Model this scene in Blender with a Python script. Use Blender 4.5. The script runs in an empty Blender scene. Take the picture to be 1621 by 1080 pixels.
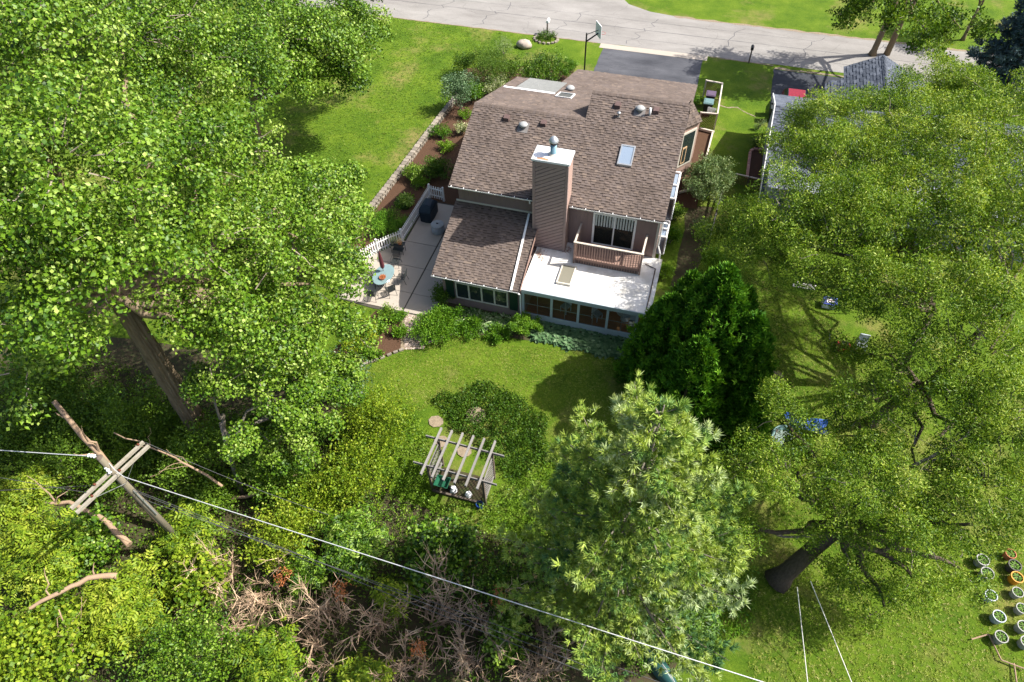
import bpy, math, random
import numpy as np
from mathutils import Vector, Matrix
rnd = random.Random(7)
rng = np.random.default_rng(7)
scene = bpy.context.scene
col = scene.collection
# ------------------------------------------------------------------ camera
CAM = np.array([0.0, 0.0, 28.7])
FPX, PITCH, ROLL, YAW = 1081.0, math.radians(50.5), math.radians(-2.0), math.radians(18.0)
def _cam_axes():
    cp, sp = math.cos(PITCH), math.sin(PITCH)
    r = np.array([1, 0, 0.]); f = np.array([0, cp, -sp]); u = np.array([0, sp, cp])
    c, s = math.cos(ROLL), math.sin(ROLL)
    r, u = c*r + s*u, -s*r + c*u
    cy, sy = math.cos(YAW), math.sin(YAW)
    R = np.array([[cy, -sy, 0], [sy, cy, 0], [0, 0, 1]])
    return R@r, R@u, R@f
CR, CU, CF = _cam_axes()
cd = bpy.data.cameras.new('camera'); cam = bpy.data.objects.new('camera', cd); col.objects.link(cam)
cd.sensor_width = 36.0; cd.lens = FPX/1621*36; cd.clip_start = 0.1; cd.clip_end = 2000
cam.matrix_world = Matrix([[CR[0], CU[0], -CF[0], CAM[0]], [CR[1], CU[1], -CF[1], CAM[1]], [CR[2], CU[2], -CF[2], CAM[2]], [0, 0, 0, 1]])
scene.camera = cam
def W(px, py, z=0.0):
    """survey point: where the sight line through a photo point meets height z"""
    d = (px-810.5)*CR - (py-540)*CU + FPX*CF
    return CAM + (z-CAM[2])/d[2]*d
# ------------------------------------------------------------------ light
SUN = Vector((0.85, 0.30, 1.0)).normalized()
w = bpy.data.worlds.new('World'); scene.world = w; w.use_nodes = True
n = w.node_tree.nodes; bg = n['Background']
sky = n.new('ShaderNodeTexSky'); sky.sky_type = 'NISHITA'; sky.sun_disc = False
sky.sun_elevation = math.asin(SUN.z); sky.sun_rotation = math.atan2(SUN.x, SUN.y)
sky.air_density = 0.8; sky.dust_density = 3.0; sky.ozone_density = 0.6
w.node_tree.links.new(sky.outputs[0], bg.inputs[0]); bg.inputs[1].default_value = 0.125
sl = bpy.data.lights.new('sun', 'SUN'); sl.energy = 5.0; sl.angle = math.radians(0.5); sl.color = (1.0, 0.95, 0.87)
so = bpy.data.objects.new('sun', sl); col.objects.link(so); so.rotation_euler = SUN.to_track_quat('Z', 'Y').to_euler(); so.location = (40, 15, 60)
vs = scene.view_settings; vs.view_transform = 'Standard'; vs.look = 'None'; vs.exposure = 0.94; vs.gamma = 1.0; vs.use_curve_mapping = False
cy = scene.cycles; cy.max_bounces = 7; cy.diffuse_bounces = 3; cy.glossy_bounces = 3; cy.transmission_bounces = 4; cy.transparent_max_bounces = 8
cy.caustics_reflective = False; cy.caustics_refractive = False

# ------------------------------------------------------------------ materials
MATS = {}
def _new(name):
    m = bpy.data.materials.new(name); m.use_nodes = True; MATS[name] = m
    nt = m.node_tree; b = nt.nodes['Principled BSDF']; return m, nt, nt.nodes, nt.links, b
def M(name, c, rough=0.75, var=0.18, scale=6.0, bump=0.0, bscale=40.0, spec=0.3, metal=0.0, orand=0.0, tint=None, const=False, c2=None, stretch=None):
    """procedural surface: base colour + noise variation (+ per-face tint ramp, + per-object variation) + fine bump"""
    m, nt, N, L, b = _new(name)
    tc = N.new('ShaderNodeTexCoord'); src = tc.outputs['Object']
    if stretch:
        mp = N.new('ShaderNodeMapping'); mp.inputs['Scale'].default_value = stretch; L.new(src, mp.inputs[0]); src = mp.outputs[0]
    nz = N.new('ShaderNodeTexNoise'); nz.inputs['Scale'].default_value = scale; nz.inputs['Detail'].default_value = 6; nz.inputs['Roughness'].default_value = 0.65
    L.new(src, nz.inputs['Vector'])
    if tint:
        at = N.new('ShaderNodeAttribute'); at.attribute_name = 'tint'
        rp = N.new('ShaderNodeValToRGB'); cr = rp.color_ramp
        if const: cr.interpolation = 'CONSTANT'
        k = len(tint)
        while len(cr.elements) < k: cr.elements.new(0.5)
        for i, t in enumerate(tint):
            cr.elements[i].position = (i/k if const else i/(k-1)); cr.elements[i].color = (*t, 1)
        L.new(at.outputs['Fac'], rp.inputs[0]); base = rp.outputs[0]
    else:
        rg = N.new('ShaderNodeRGB'); rg.outputs[0].default_value = (*c, 1); base = rg.outputs[0]
    if c2:
        mx = N.new('ShaderNodeMixRGB'); mr = N.new('ShaderNodeMapRange'); mr.inputs[1].default_value = 0.42; mr.inputs[2].default_value = 0.62
        L.new(nz.outputs['Fac'], mr.inputs[0]); L.new(mr.outputs[0], mx.inputs[0]); L.new(base, mx.inputs[1]); mx.inputs[2].default_value = (*c2, 1); base = mx.outputs[0]
    mr = N.new('ShaderNodeMapRange'); mr.inputs[1].default_value = 0.25; mr.inputs[2].default_value = 0.75; mr.inputs[3].default_value = 1-var; mr.inputs[4].default_value = 1+var
    L.new(nz.outputs['Fac'], mr.inputs[0]); val = mr.outputs[0]
    if orand:
        oi = N.new('ShaderNodeObjectInfo'); m2 = N.new('ShaderNodeMapRange'); m2.inputs[3].default_value = 1-orand; m2.inputs[4].default_value = 1+orand
        L.new(oi.outputs['Random'], m2.inputs[0]); mu = N.new('ShaderNodeMath'); mu.operation = 'MULTIPLY'; L.new(val, mu.inputs[0]); L.new(m2.outputs[0], mu.inputs[1]); val = mu.outputs[0]
    vm = N.new('ShaderNodeVectorMath'); vm.operation = 'SCALE'; L.new(base, vm.inputs[0]); L.new(val, vm.inputs['Scale'])
    L.new(vm.outputs[0], b.inputs['Base Color'])
    b.inputs['Roughness'].default_value = rough; b.inputs['Specular IOR Level'].default_value = spec; b.inputs['Metallic'].default_value = metal
    if bump:
        n2 = N.new('ShaderNodeTexNoise'); n2.inputs['Scale'].default_value = bscale; n2.inputs['Detail'].default_value = 5; L.new(src, n2.inputs['Vector'])
        bp = N.new('ShaderNodeBump'); bp.inputs['Strength'].default_value = bump; bp.inputs['Distance'].default_value = 0.02
        L.new(n2.outputs['Fac'], bp.inputs['Height']); L.new(bp.outputs[0], b.inputs['Normal'])
    return m
def leafmat(name, cols, trans=0.35, rough=0.45, spec=0.35, sat=1.0):
    trans *= 0.68; spec *= 0.75; rough = max(rough, 0.48)
    m, nt, N, L, b = _new(name)
    at = N.new('ShaderNodeAttribute'); at.attribute_name = 'tint'
    rp = N.new('ShaderNodeValToRGB'); cr = rp.color_ramp
    while len(cr.elements) < len(cols): cr.elements.new(0.5)
    for i, t in enumerate(cols):
        cr.elements[i].position = i/(len(cols)-1); cr.elements[i].color = (*t, 1)
    L.new(at.outputs['Fac'], rp.inputs[0]); L.new(rp.outputs[0], b.inputs['Base Color'])
    b.inputs['Roughness'].default_value = rough; b.inputs['Specular IOR Level'].default_value = spec
    tr = N.new('ShaderNodeBsdfTranslucent'); mc = N.new('ShaderNodeMixRGB'); mc.blend_type = 'MULTIPLY'; mc.inputs[0].default_value = 1
    L.new(rp.outputs[0], mc.inputs[1]); mc.inputs[2].default_value = (1.35, 1.25, 0.5, 1); L.new(mc.outputs[0], tr.inputs[0])
    mx = N.new('ShaderNodeMixShader'); mx.inputs[0].default_value = trans
    L.new(b.outputs[0], mx.inputs[1]); L.new(tr.outputs[0], mx.inputs[2]); L.new(mx.outputs[0], N['Material Output'].inputs[0])
    return m
def glassmat(name, c=(0.02, 0.03, 0.03), rough=0.03, see=0.0):
    m, nt, N, L, b = _new(name)
    nz = N.new('ShaderNodeTexNoise'); nz.inputs['Scale'].default_value = 0.8; bp = N.new('ShaderNodeBump'); bp.inputs['Strength'].default_value = 0.03
    L.new(nz.outputs['Fac'], bp.inputs['Height']); L.new(bp.outputs[0], b.inputs['Normal'])
    b.inputs['Base Color'].default_value = (*c, 1); b.inputs['Roughness'].default_value = rough; b.inputs['Specular IOR Level'].default_value = 0.6
    if see:
        t = N.new('ShaderNodeBsdfTransparent'); t.inputs[0].default_value = (0.85, 0.9, 0.9, 1); mx = N.new('ShaderNodeMixShader'); mx.inputs[0].default_value = see
        L.new(b.outputs[0], mx.inputs[1]); L.new(t.outputs[0], mx.inputs[2]); L.new(mx.outputs[0], N['Material Output'].inputs[0])
    return m
def lawnmat(name, stops, dry, dryamt=0.5):
    m, nt, N, L, b = _new(name)
    tc = N.new('ShaderNodeTexCoord'); src = tc.outputs['Object']
    def nz(s, d=5, r=0.6):
        q = N.new('ShaderNodeTexNoise'); q.inputs['Scale'].default_value = s; q.inputs['Detail'].default_value = d; q.inputs['Roughness'].default_value = r; L.new(src, q.inputs['Vector']); return q.outputs['Fac']
    a = nz(0.35, 8, 0.7); f = nz(9, 4, 0.7); ff = nz(45, 3, 0.7)
    ad = N.new('ShaderNodeMath'); ad.operation = 'MULTIPLY_ADD'; L.new(f, ad.inputs[0]); ad.inputs[1].default_value = 0.55; L.new(a, ad.inputs[2])
    ad2 = N.new('ShaderNodeMath'); ad2.operation = 'MULTIPLY_ADD'; L.new(ff, ad2.inputs[0]); ad2.inputs[1].default_value = 0.5; L.new(ad.outputs[0], ad2.inputs[2])
    mr = N.new('ShaderNodeMapRange'); mr.inputs[1].default_value = 0.72; mr.inputs[2].default_value = 1.32; L.new(ad2.outputs[0], mr.inputs[0])
    rp = N.new('ShaderNodeValToRGB'); cr = rp.color_ramp
    while len(cr.elements) < len(stops): cr.elements.new(0.5)
    for i, t in enumerate(stops):
        cr.elements[i].position = i/(len(stops)-1); cr.elements[i].color = (*t, 1)
    L.new(mr.outputs[0], rp.inputs[0])
    d = nz(0.22, 9, 0.72); dr = N.new('ShaderNodeMapRange'); dr.inputs[1].default_value = 0.52; dr.inputs[2].default_value = 0.68; dr.inputs[4].default_value = dryamt; L.new(d, dr.inputs[0])
    mx = N.new('ShaderNodeMixRGB'); L.new(dr.outputs[0], mx.inputs[0]); L.new(rp.outputs[0], mx.inputs[1]); mx.inputs[2].default_value = (*dry, 1)
    L.new(mx.outputs[0], b.inputs['Base Color']); b.inputs['Roughness'].default_value = 0.9; b.inputs['Specular IOR Level'].default_value = 0.1
    bp = N.new('ShaderNodeBump'); bp.inputs['Strength'].default_value = 0.9; bp.inputs['Distance'].default_value = 0.09; L.new(ad2.outputs[0], bp.inputs['Height']); L.new(bp.outputs[0], b.inputs['Normal'])
    return m
def roadmat(name, c, c2, crackdark=0.55, cs=0.35):
    m, nt, N, L, b = _new(name)
    tc = N.new('ShaderNodeTexCoord'); src = tc.outputs['Object']
    mp = N.new('ShaderNodeMapping'); mp.inputs['Scale'].default_value = (0.35, 1.0, 1.0); L.new(src, mp.inputs[0])
    a = N.new('ShaderNodeTexNoise'); a.inputs['Scale'].default_value = 0.5; a.inputs['Detail'].default_value = 8; a.inputs['Roughness'].default_value = 0.7; L.new(mp.outputs[0], a.inputs['Vector'])
    g = N.new('ShaderNodeTexNoise'); g.inputs['Scale'].default_value = 30; g.inputs['Detail'].default_value = 4; L.new(src, g.inputs['Vector'])
    mr = N.new('ShaderNodeMapRange'); mr.inputs[1].default_value = 0.35; mr.inputs[2].default_value = 0.68; L.new(a.outputs['Fac'], mr.inputs[0])
    mx = N.new('ShaderNodeMixRGB'); mx.inputs[1].default_value = (*c, 1); mx.inputs[2].default_value = (*c2, 1); L.new(mr.outputs[0], mx.inputs[0])
    vo = N.new('ShaderNodeTexVoronoi'); vo.feature = 'DISTANCE_TO_EDGE'; vo.inputs['Scale'].default_value = cs
    wv = N.new('ShaderNodeMixRGB'); wv.inputs[0].default_value = 0.35; L.new(mp.outputs[0], wv.inputs[1]); L.new(a.outputs['Color'], wv.inputs[2]); L.new(wv.outputs[0], vo.inputs['Vector'])
    cr = N.new('ShaderNodeMapRange'); cr.inputs[1].default_value = 0.0; cr.inputs[2].default_value = 0.006; cr.inputs[3].default_value = crackdark; cr.inputs[4].default_value = 1; L.new(vo.outputs['Distance'], cr.inputs[0])
    gr = N.new('ShaderNodeMapRange'); gr.inputs[1].default_value = 0.3; gr.inputs[2].default_value = 0.7; gr.inputs[3].default_value = 0.85; gr.inputs[4].default_value = 1.15; L.new(g.outputs['Fac'], gr.inputs[0])
    mu = N.new('ShaderNodeMath'); mu.operation = 'MULTIPLY'; L.new(cr.outputs[0], mu.inputs[0]); L.new(gr.outputs[0], mu.inputs[1])
    vm = N.new('ShaderNodeVectorMath'); vm.operation = 'SCALE'; L.new(mx.outputs[0], vm.inputs[0]); L.new(mu.outputs[0], vm.inputs['Scale']); L.new(vm.outputs[0], b.inputs['Base Color'])
    b.inputs['Roughness'].default_value = 0.9; b.inputs['Specular IOR Level'].default_value = 0.2
    return m

SH = [(0.055, 0.043, 0.038), (0.102, 0.080, 0.068), (0.134, 0.105, 0.089), (0.125, 0.101, 0.091), (0.158, 0.123, 0.101), (0.19, 0.148, 0.12)]
M('shingle', None, 0.9, 0.28, 1.3, 0.3, 120, 0.15, tint=SH)
M('shingle_grey', None, 0.9, 0.2, 14, 0.3, 120, 0.15, tint=[(0.04, 0.048, 0.065), (0.075, 0.087, 0.11), (0.105, 0.12, 0.15), (0.14, 0.155, 0.185)])
M('deck_brown', (0.07, 0.055, 0.05)); M('deck_grey', (0.15, 0.17, 0.2))
M('siding', (0.235, 0.170, 0.155), 0.7, 0.12, 3, 0.2, 30, stretch=(1, 1, 0.15))
M('siding_board', (0.28, 0.205, 0.19), 0.7, 0.1, 4, 0.15, 40, orand=0.07)
M('siding_dark', (0.12, 0.085, 0.077), 0.7, 0.12, 3, 0.2, 30)
M('siding_pink', (0.360, 0.248, 0.208), 0.7, 0.08, 3)
M('deck_wood', (0.270, 0.176, 0.143), 0.7, 0.15, 8, orand=0.1)
M('white', (0.78, 0.78, 0.77), 0.5, 0.06, 4); M('white_roof', (0.78, 0.77, 0.74), 0.6, 0.06, 1.5, c2=(0.58, 0.56, 0.51))
M('shaded_white_trim', (0.375, 0.435, 0.465), 0.5, 0.06, 4)  # white front trim of the sunroom, its grey-blue shade put into the colour
M('cream', (0.527, 0.493, 0.425), 0.6, 0.05); M('tan_frame', (0.55, 0.38, 0.22), 0.6, 0.1)
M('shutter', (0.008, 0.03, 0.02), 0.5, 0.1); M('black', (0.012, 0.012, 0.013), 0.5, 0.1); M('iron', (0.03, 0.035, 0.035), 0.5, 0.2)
M('galv', (0.45, 0.47, 0.48), 0.35, 0.15, 5, metal=0.6); M('vent_grey', (0.30, 0.31, 0.305), 0.6, 0.12, 8); M('flue', (0.20, 0.33, 0.40), 0.4, 0.15, 6, metal=0.3)
M('rust', (0.42, 0.20, 0.10), 0.9, 0.3, 8); M('capmetal', (0.68, 0.70, 0.72), 0.5, 0.1, 3, c2=(0.60, 0.60, 0.60))
M('vent_brown', (0.10, 0.065, 0.06), 0.8)
M('concrete', (0.37, 0.325, 0.275), 0.9, 0.1, 1.5, 0.2, 60, orand=0.06, c2=(0.32, 0.285, 0.24))
M('joint', (0.06, 0.055, 0.045), 0.95); M('paver', (0.36, 0.29, 0.24), 0.9, 0.15, 5, tint=[(0.28, 0.22, 0.18), (0.38, 0.3, 0.25), (0.46, 0.38, 0.32)])
M('stone', (0.27, 0.235, 0.195), 0.9, 0.3, 7, 0.6, 25, orand=0.3, c2=(0.19, 0.165, 0.13)); M('stone_pink', (0.42, 0.25, 0.2), 0.9, 0.15, 5, 0.3, 25, orand=0.15)
M('boulder', (0.36, 0.31, 0.26), 0.9, 0.25, 4, 0.6, 12)
M('mulch', (0.10, 0.056, 0.034), 0.95, 0.75, 22, 1.0, 45, 0.1, c2=(0.06, 0.036, 0.024)); M('soil', (0.068, 0.052, 0.032), 0.95, 0.5, 5, 1.0, 25, 0.1, c2=(0.04, 0.05, 0.018))
M('sand', (0.22, 0.175, 0.12), 0.95, 0.35, 9, 0.6, 40); M('pool_floor', (0.17, 0.22, 0.2), 0.5, 0.3, 4); M('roof_flashing', (0.16, 0.15, 0.145), 0.7)
M('weathered', (0.20, 0.19, 0.18), 0.9, 0.22, 5, 0.3, 40, orand=0.14, stretch=(0.4, 1, 1)); M('weathered_dark', (0.12, 0.095, 0.075), 0.9, 0.25, 5, orand=0.15)
M('polewood', (0.20, 0.175, 0.13), 0.9, 0.35, 4, 0.5, 30, stretch=(3, 3, 0.25), c2=(0.13, 0.115, 0.075)); M('armwood', (0.33, 0.30, 0.25), 0.9, 0.25, 5, 0.4, 40, c2=(0.22, 0.20, 0.15))
M('porcelain', (0.80, 0.81, 0.82), 0.25, 0.03); M('brownins', (0.12, 0.035, 0.02), 0.3, 0.1)
M('wire', (0.62, 0.63, 0.64), 0.45, 0.05, metal=0.4); M('wire_dark', (0.07, 0.07, 0.075), 0.6, 0.05); M('rope', (0.7, 0.68, 0.62), 0.8, 0.1)
M('bark', (0.26, 0.205, 0.135), 0.95, 0.5, 3, 1.0, 9, 0.1, stretch=(5, 5, 0.8), c2=(0.15, 0.11, 0.07)); M('bark_grey', (0.23, 0.20, 0.165), 0.95, 0.4, 5, 0.8, 15, 0.1, c2=(0.13, 0.12, 0.09)); M('twig', (0.30, 0.25, 0.20), 0.9, 0.3, 3)
M('bark_dark', (0.095, 0.074, 0.055), 0.95, 0.4, 4, 0.9, 12, 0.1, stretch=(4, 4, 0.8)); M('deadwood', (0.36, 0.25, 0.16), 0.9, 0.3, 3, 0.5, 15, c2=(0.22, 0.155, 0.11)); M('bare_twig', (0.38, 0.26, 0.17), 0.9, 0.35, 2, c2=(0.54, 0.40, 0.27))
M('glass_table', (0.17, 0.25, 0.26), 0.15, 0.1, 2, spec=0.6); M('maroon', (0.10, 0.025, 0.03), 0.8, 0.2, 8); M('terracotta', (0.42, 0.15, 0.075), 0.8, 0.2, 10)
M('cover_blue', (0.010, 0.022, 0.036), 0.6, 0.2, 5, 0.3, 8); M('drum', (0.36, 0.41, 0.46), 0.45, 0.08, 5, metal=0.2)
M('green_plastic', (0.012, 0.085, 0.045), 0.45, 0.1); M('purple_plastic', (0.10, 0.07, 0.11), 0.5, 0.1); M('teal_plastic', (0.12, 0.2, 0.2), 0.4, 0.1)
M('bag', (0.72, 0.73, 0.75), 0.6, 0.1, 8, 0.6, 6); M('lattice', (0.136, 0.068, 0.040), 0.85, 0.15, orand=0.1); M('rail_cream', (0.52, 0.46, 0.39), 0.8, 0.1, orand=0.06)
M('vinyl', (0.294, 0.315, 0.364), 0.6, 0.05, 2); M('carred', (0.22, 0.012, 0.02), 0.25, 0.1, spec=0.6); M('tyre', (0.02, 0.02, 0.02), 0.8)
M('bucket_white', (0.29, 0.29, 0.275), 0.6, 0.2, 5, orand=0.15); M('bucket_grey', (0.38, 0.42, 0.47), 0.5, 0.08); M('bucket_orange', (0.65, 0.27, 0.02), 0.5, 0.1); M('bucket_black', (0.06, 0.055, 0.055), 0.6)
M('potsoil', (0.03, 0.02, 0.015), 0.95, 0.3, 20); M('blue_tarp', (0.012, 0.06, 0.28), 0.5, 0.2, 6); M('hose', (0.22, 0.36, 0.34), 0.5, 0.1); M('floor_wood', (0.60, 0.27, 0.12), 0.4, 0.2, 3, stretch=(0.3, 3, 1)); M('inner_wall', (0.58, 0.42, 0.29), 0.8)
M('corrugated', (0.16, 0.165, 0.165), 0.5, 0.15, 3); M('redmetal', (0.32, 0.03, 0.02), 0.5, 0.1); M('boat_green', (0.02, 0.07, 0.065), 0.35, 0.15); M('plank_white', (0.65, 0.62, 0.58), 0.7, 0.1); M('signblue', (0.05, 0.07, 0.3), 0.5); M('fabric', (0.5, 0.47, 0.42), 0.9)
glassmat('pane_dark'); glassmat('pane_see', (0.03, 0.035, 0.03), 0.02, 0.85); glassmat('pane_sky', (0.22, 0.28, 0.36), 0.08); glassmat('pane_milk', (0.20, 0.19, 0.15), 0.2)
lawnmat('lawn', [(0.026, 0.056, 0.005), (0.06, 0.118, 0.008), (0.104, 0.168, 0.012), (0.17, 0.22, 0.028)], (0.23, 0.19, 0.07), 0.8)
roadmat('road', (0.19, 0.18, 0.168), (0.275, 0.263, 0.247), 0.72, 0.7); roadmat('asphalt', (0.04, 0.042, 0.05), (0.10, 0.103, 0.115), 0.7, 0.8); roadmat('asphalt_new', (0.028, 0.031, 0.038), (0.055, 0.06, 0.07), 0.7, 0.6)
G = lambda *a: [tuple(x) for x in a]
leafmat('lf_poplar', G((0.018, 0.055, 0.004), (0.068, 0.155, 0.007), (0.150, 0.26, 0.014), (0.32, 0.42, 0.09)), 0.30, 0.42, 0.45)
leafmat('lf_dark', G((0.02, 0.06, 0.006), (0.055, 0.125, 0.010), (0.12, 0.205, 0.018)), 0.3)
leafmat('lf_locust', G((0.027, 0.071, 0.005), (0.090, 0.178, 0.009), (0.190, 0.300, 0.018), (0.36, 0.43, 0.075)), 0.4, 0.5)
leafmat('lf_ash', G((0.05, 0.11, 0.007), (0.13, 0.22, 0.010), (0.235, 0.32, 0.018), (0.34, 0.39, 0.04)), 0.42, 0.5)
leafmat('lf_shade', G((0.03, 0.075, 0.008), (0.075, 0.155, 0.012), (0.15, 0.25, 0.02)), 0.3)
leafmat('lf_pine', G((0.085, 0.19, 0.075), (0.19, 0.315, 0.06), (0.36, 0.45, 0.07), (0.46, 0.56, 0.30)), 0.25, 0.5, 0.3)
leafmat('lf_arbor', G((0.016, 0.07, 0.006), (0.06, 0.17, 0.010), (0.15, 0.30, 0.02)), 0.2, 0.6, 0.2)
leafmat('lf_spruce', G((0.03, 0.06, 0.065), (0.08, 0.13, 0.14), (0.15, 0.21, 0.22)), 0.1, 0.6)
leafmat('lf_yellow', G((0.13, 0.22, 0.012), (0.26, 0.34, 0.02), (0.42, 0.44, 0.03)), 0.4)
leafmat('lf_bright', G((0.05, 0.14, 0.008), (0.11, 0.24, 0.012), (0.2, 0.33, 0.025)), 0.4)
leafmat('lf_hosta', G((0.03, 0.085, 0.03), (0.075, 0.15, 0.06), (0.21, 0.31, 0.16)), 0.2, 0.4, 0.4)
leafmat('lf_variegated', G((0.03, 0.09, 0.02), (0.12, 0.22, 0.06), (0.5, 0.55, 0.35)), 0.25)
leafmat('lf_sage', G((0.06, 0.12, 0.04), (0.15, 0.23, 0.08), (0.32, 0.37, 0.19)), 0.3, 0.6)
leafmat('lf_cream', G((0.06, 0.14, 0.02), (0.3, 0.36, 0.15), (0.6, 0.58, 0.38)), 0.3)
leafmat('lf_brown', G((0.2, 0.06, 0.02), (0.4, 0.14, 0.05), (0.5, 0.25, 0.1)), 0.3)
leafmat('lf_grass', G((0.06, 0.105, 0.008), (0.135, 0.205, 0.015), (0.22, 0.28, 0.028), (0.36, 0.35, 0.12)), 0.35, 0.6)
leafmat('lf_turf', G((0.036, 0.088, 0.006), (0.088, 0.178, 0.011), (0.145, 0.24, 0.016), (0.24, 0.29, 0.04)), 0.35, 0.6)
leafmat('lf_flower', G((0.6, 0.05, 0.1), (0.7, 0.5, 0.05), (0.8, 0.75, 0.7)), 0.3)

# ------------------------------------------------------------------ object helpers
WL = {}
def _reg(o, parent, wloc):
    col.objects.link(o); wloc = Vector(wloc)
    if parent is not None:
        o.parent = parent; o.location = wloc - WL[parent.name]
    else: o.location = wloc
    WL[o.name] = wloc
    return o
def tag(o, label=None, cat=None, group=None, kind=None):
    if label: o['label'] = label
    if cat: o['category'] = cat
    if group: o['group'] = group
    if kind: o['kind'] = kind
    return o
def thing(name, label, cat, loc, group=None):
    o = bpy.data.objects.new(name, None); o.empty_display_size = 0.3
    _reg(o, None, (loc[0], loc[1], loc[2] if len(loc) > 2 else 0)); return tag(o, label, cat, group)
def copy_tree(o, loc=None, rz=0.0, sc=1.0, label=None, parent=None):
    c = o.copy(); col.objects.link(c); WL[c.name] = Vector(loc) if loc is not None else WL[o.name]
    if parent is not None: c.parent = parent
    if loc is not None: c.location = loc; c.rotation_euler = (0, 0, rz); c.scale = (sc, sc, sc)
    if label: c['label'] = label
    for ch in list(o.children): copy_tree(ch, parent=c)
    return c
def setmat(o, mat):
    o.data.materials.append(MATS[mat]); return o
def mesh_np(name, V, F, tints, mat, parent=None, origin=None, smooth=False):
    """V (N,3) float, F (M,k) int, tints (M,)"""
    me = bpy.data.meshes.new(name); org = np.array(origin if origin is not None else (WL[parent.name] if parent is not None else (0, 0, 0)), float)
    V = np.asarray(V, np.float32) - org.astype(np.float32); F = np.asarray(F, np.int32); k = F.shape[1]
    me.vertices.add(len(V)); me.vertices.foreach_set('co', V.ravel())
    me.loops.add(F.size); me.loops.foreach_set('vertex_index', F.ravel())
    me.polygons.add(len(F)); me.polygons.foreach_set('loop_start', np.arange(0, F.size, k, dtype=np.int32))
    if tints is not None:
        a = me.attributes.new('tint', 'FLOAT', 'FACE'); a.data.foreach_set('value', np.clip(np.asarray(tints, np.float32), 0, 1))
    if smooth: me.polygons.foreach_set('use_smooth', np.ones(len(F), dtype=bool))
    me.update(calc_edges=True); me.materials.append(MATS[mat])
    o = bpy.data.objects.new(name, me); return _reg(o, parent, org)
class MB:
    def __init__(s): s.v = []; s.f = []; s.t = []
    def add(s, vs, fs, t=0.5):
        k = len(s.v); s.v += [tuple(map(float, p)) for p in vs]
        for f in fs: s.f.append(tuple(i+k for i in f)); s.t.append(t)
        return s
    def box(s, a, b, t=0.5):
        x0, y0, z0 = a; x1, y1, z1 = b
        return s.add([(x0, y0, z0), (x1, y0, z0), (x1, y1, z0), (x0, y1, z0), (x0, y0, z1), (x1, y0, z1), (x1, y1, z1), (x0, y1, z1)],
                     [(3, 2, 1, 0), (4, 5, 6, 7), (0, 1, 5, 4), (1, 2, 6, 5), (2, 3, 7, 6), (3, 0, 4, 7)], t)
    def beam(s, a, b, w, h, t=0.5, up=(0, 0, 1)):
        a = Vector(a); b = Vector(b); d = (b-a).normalized(); u = Vector(up)
        if abs(d.dot(u)) > 0.98: u = Vector((0, 1, 0))
        r = d.cross(u).normalized()*w/2; u = r.cross(d).normalized()*h/2
        return s.add([a-r-u, a+r-u, a+r+u, a-r+u, b-r-u, b+r-u, b+r+u, b-r+u], [(0, 1, 2, 3), (7, 6, 5, 4), (0, 4, 5, 1), (1, 5, 6, 2), (2, 6, 7, 3), (3, 7, 4, 0)], t)
    def prism(s, poly, z0, z1, t=0.5):
        n_ = len(poly); vs = [(p[0], p[1], z0) for p in poly]+[(p[0], p[1], z1) for p in poly]
        fs = [tuple(range(n_-1, -1, -1)), tuple(range(n_, 2*n_))]+[(i, (i+1) % n_, n_+(i+1) % n_, n_+i) for i in range(n_)]
        return s.add(vs, fs, t)
    def sheet(s, poly, z, t=0.5): return s.add([(p[0], p[1], z) for p in poly], [tuple(range(len(poly)))], t)
    def lathe(s, c, prof, n_=14, t=0.5, cap=True):
        vs = []; fs = []
        for r, z in prof:
            for i in range(n_): a = 2*math.pi*i/n_; vs.append((c[0]+r*math.cos(a), c[1]+r*math.sin(a), c[2]+z))
        for k in range(len(prof)-1):
            for i in range(n_): j = (i+1) % n_; fs.append((k*n_+i, k*n_+j, (k+1)*n_+j, (k+1)*n_+i))
        if cap: fs.append(tuple(range(n_-1, -1, -1))); fs.append(tuple(range((len(prof)-1)*n_, len(prof)*n_)))
        return s.add(vs, fs, t)
    def tube(s, pts, rad, n_=6, t=0.5, cap=True):
        P = [Vector(p) for p in pts]; rr = rad if hasattr(rad, '__len__') else [rad]*len(P)
        vs = []; fs = []; pr = None
        for i, p in enumerate(P):
            d = (P[min(i+1, len(P)-1)]-P[max(i-1, 0)]).normalized()
            if pr is None: pr = d.orthogonal().normalized()
            pr = (pr-d*pr.dot(d)); pr = pr.normalized() if pr.length > 1e-6 else d.orthogonal().normalized(); q = d.cross(pr)
            for k in range(n_): a = 2*math.pi*k/n_; vs.append(p+(pr*math.cos(a)+q*math.sin(a))*rr[i])
        for i in range(len(P)-1):
            for k in range(n_): j = (k+1) % n_; fs.append((i*n_+k, i*n_+j, (i+1)*n_+j, (i+1)*n_+k))
        if cap: fs.append(tuple(range(n_-1, -1, -1))); fs.append(tuple(range((len(P)-1)*n_, len(P)*n_)))
        return s.add(vs, fs, t)
    def build(s, name, mat, parent=None, origin=None, smooth=False, tints=False):
        org = Vector(origin) if origin is not None else (WL[parent.name] if parent is not None else Vector((0, 0, 0)))
        me = bpy.data.meshes.new(name); me.from_pydata([Vector(p)-org for p in s.v], [], s.f)
        if tints:
            a = me.attributes.new('tint', 'FLOAT', 'FACE'); a.data.foreach_set('value', np.array(s.t, np.float32))
        if smooth:
            for p in me.polygons: p.use_smooth = len(p.vertices) == 4
        me.update(); me.materials.append(MATS[mat]); o = bpy.data.objects.new(name, me); return _reg(o, parent, org)
_unit = {}
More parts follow.
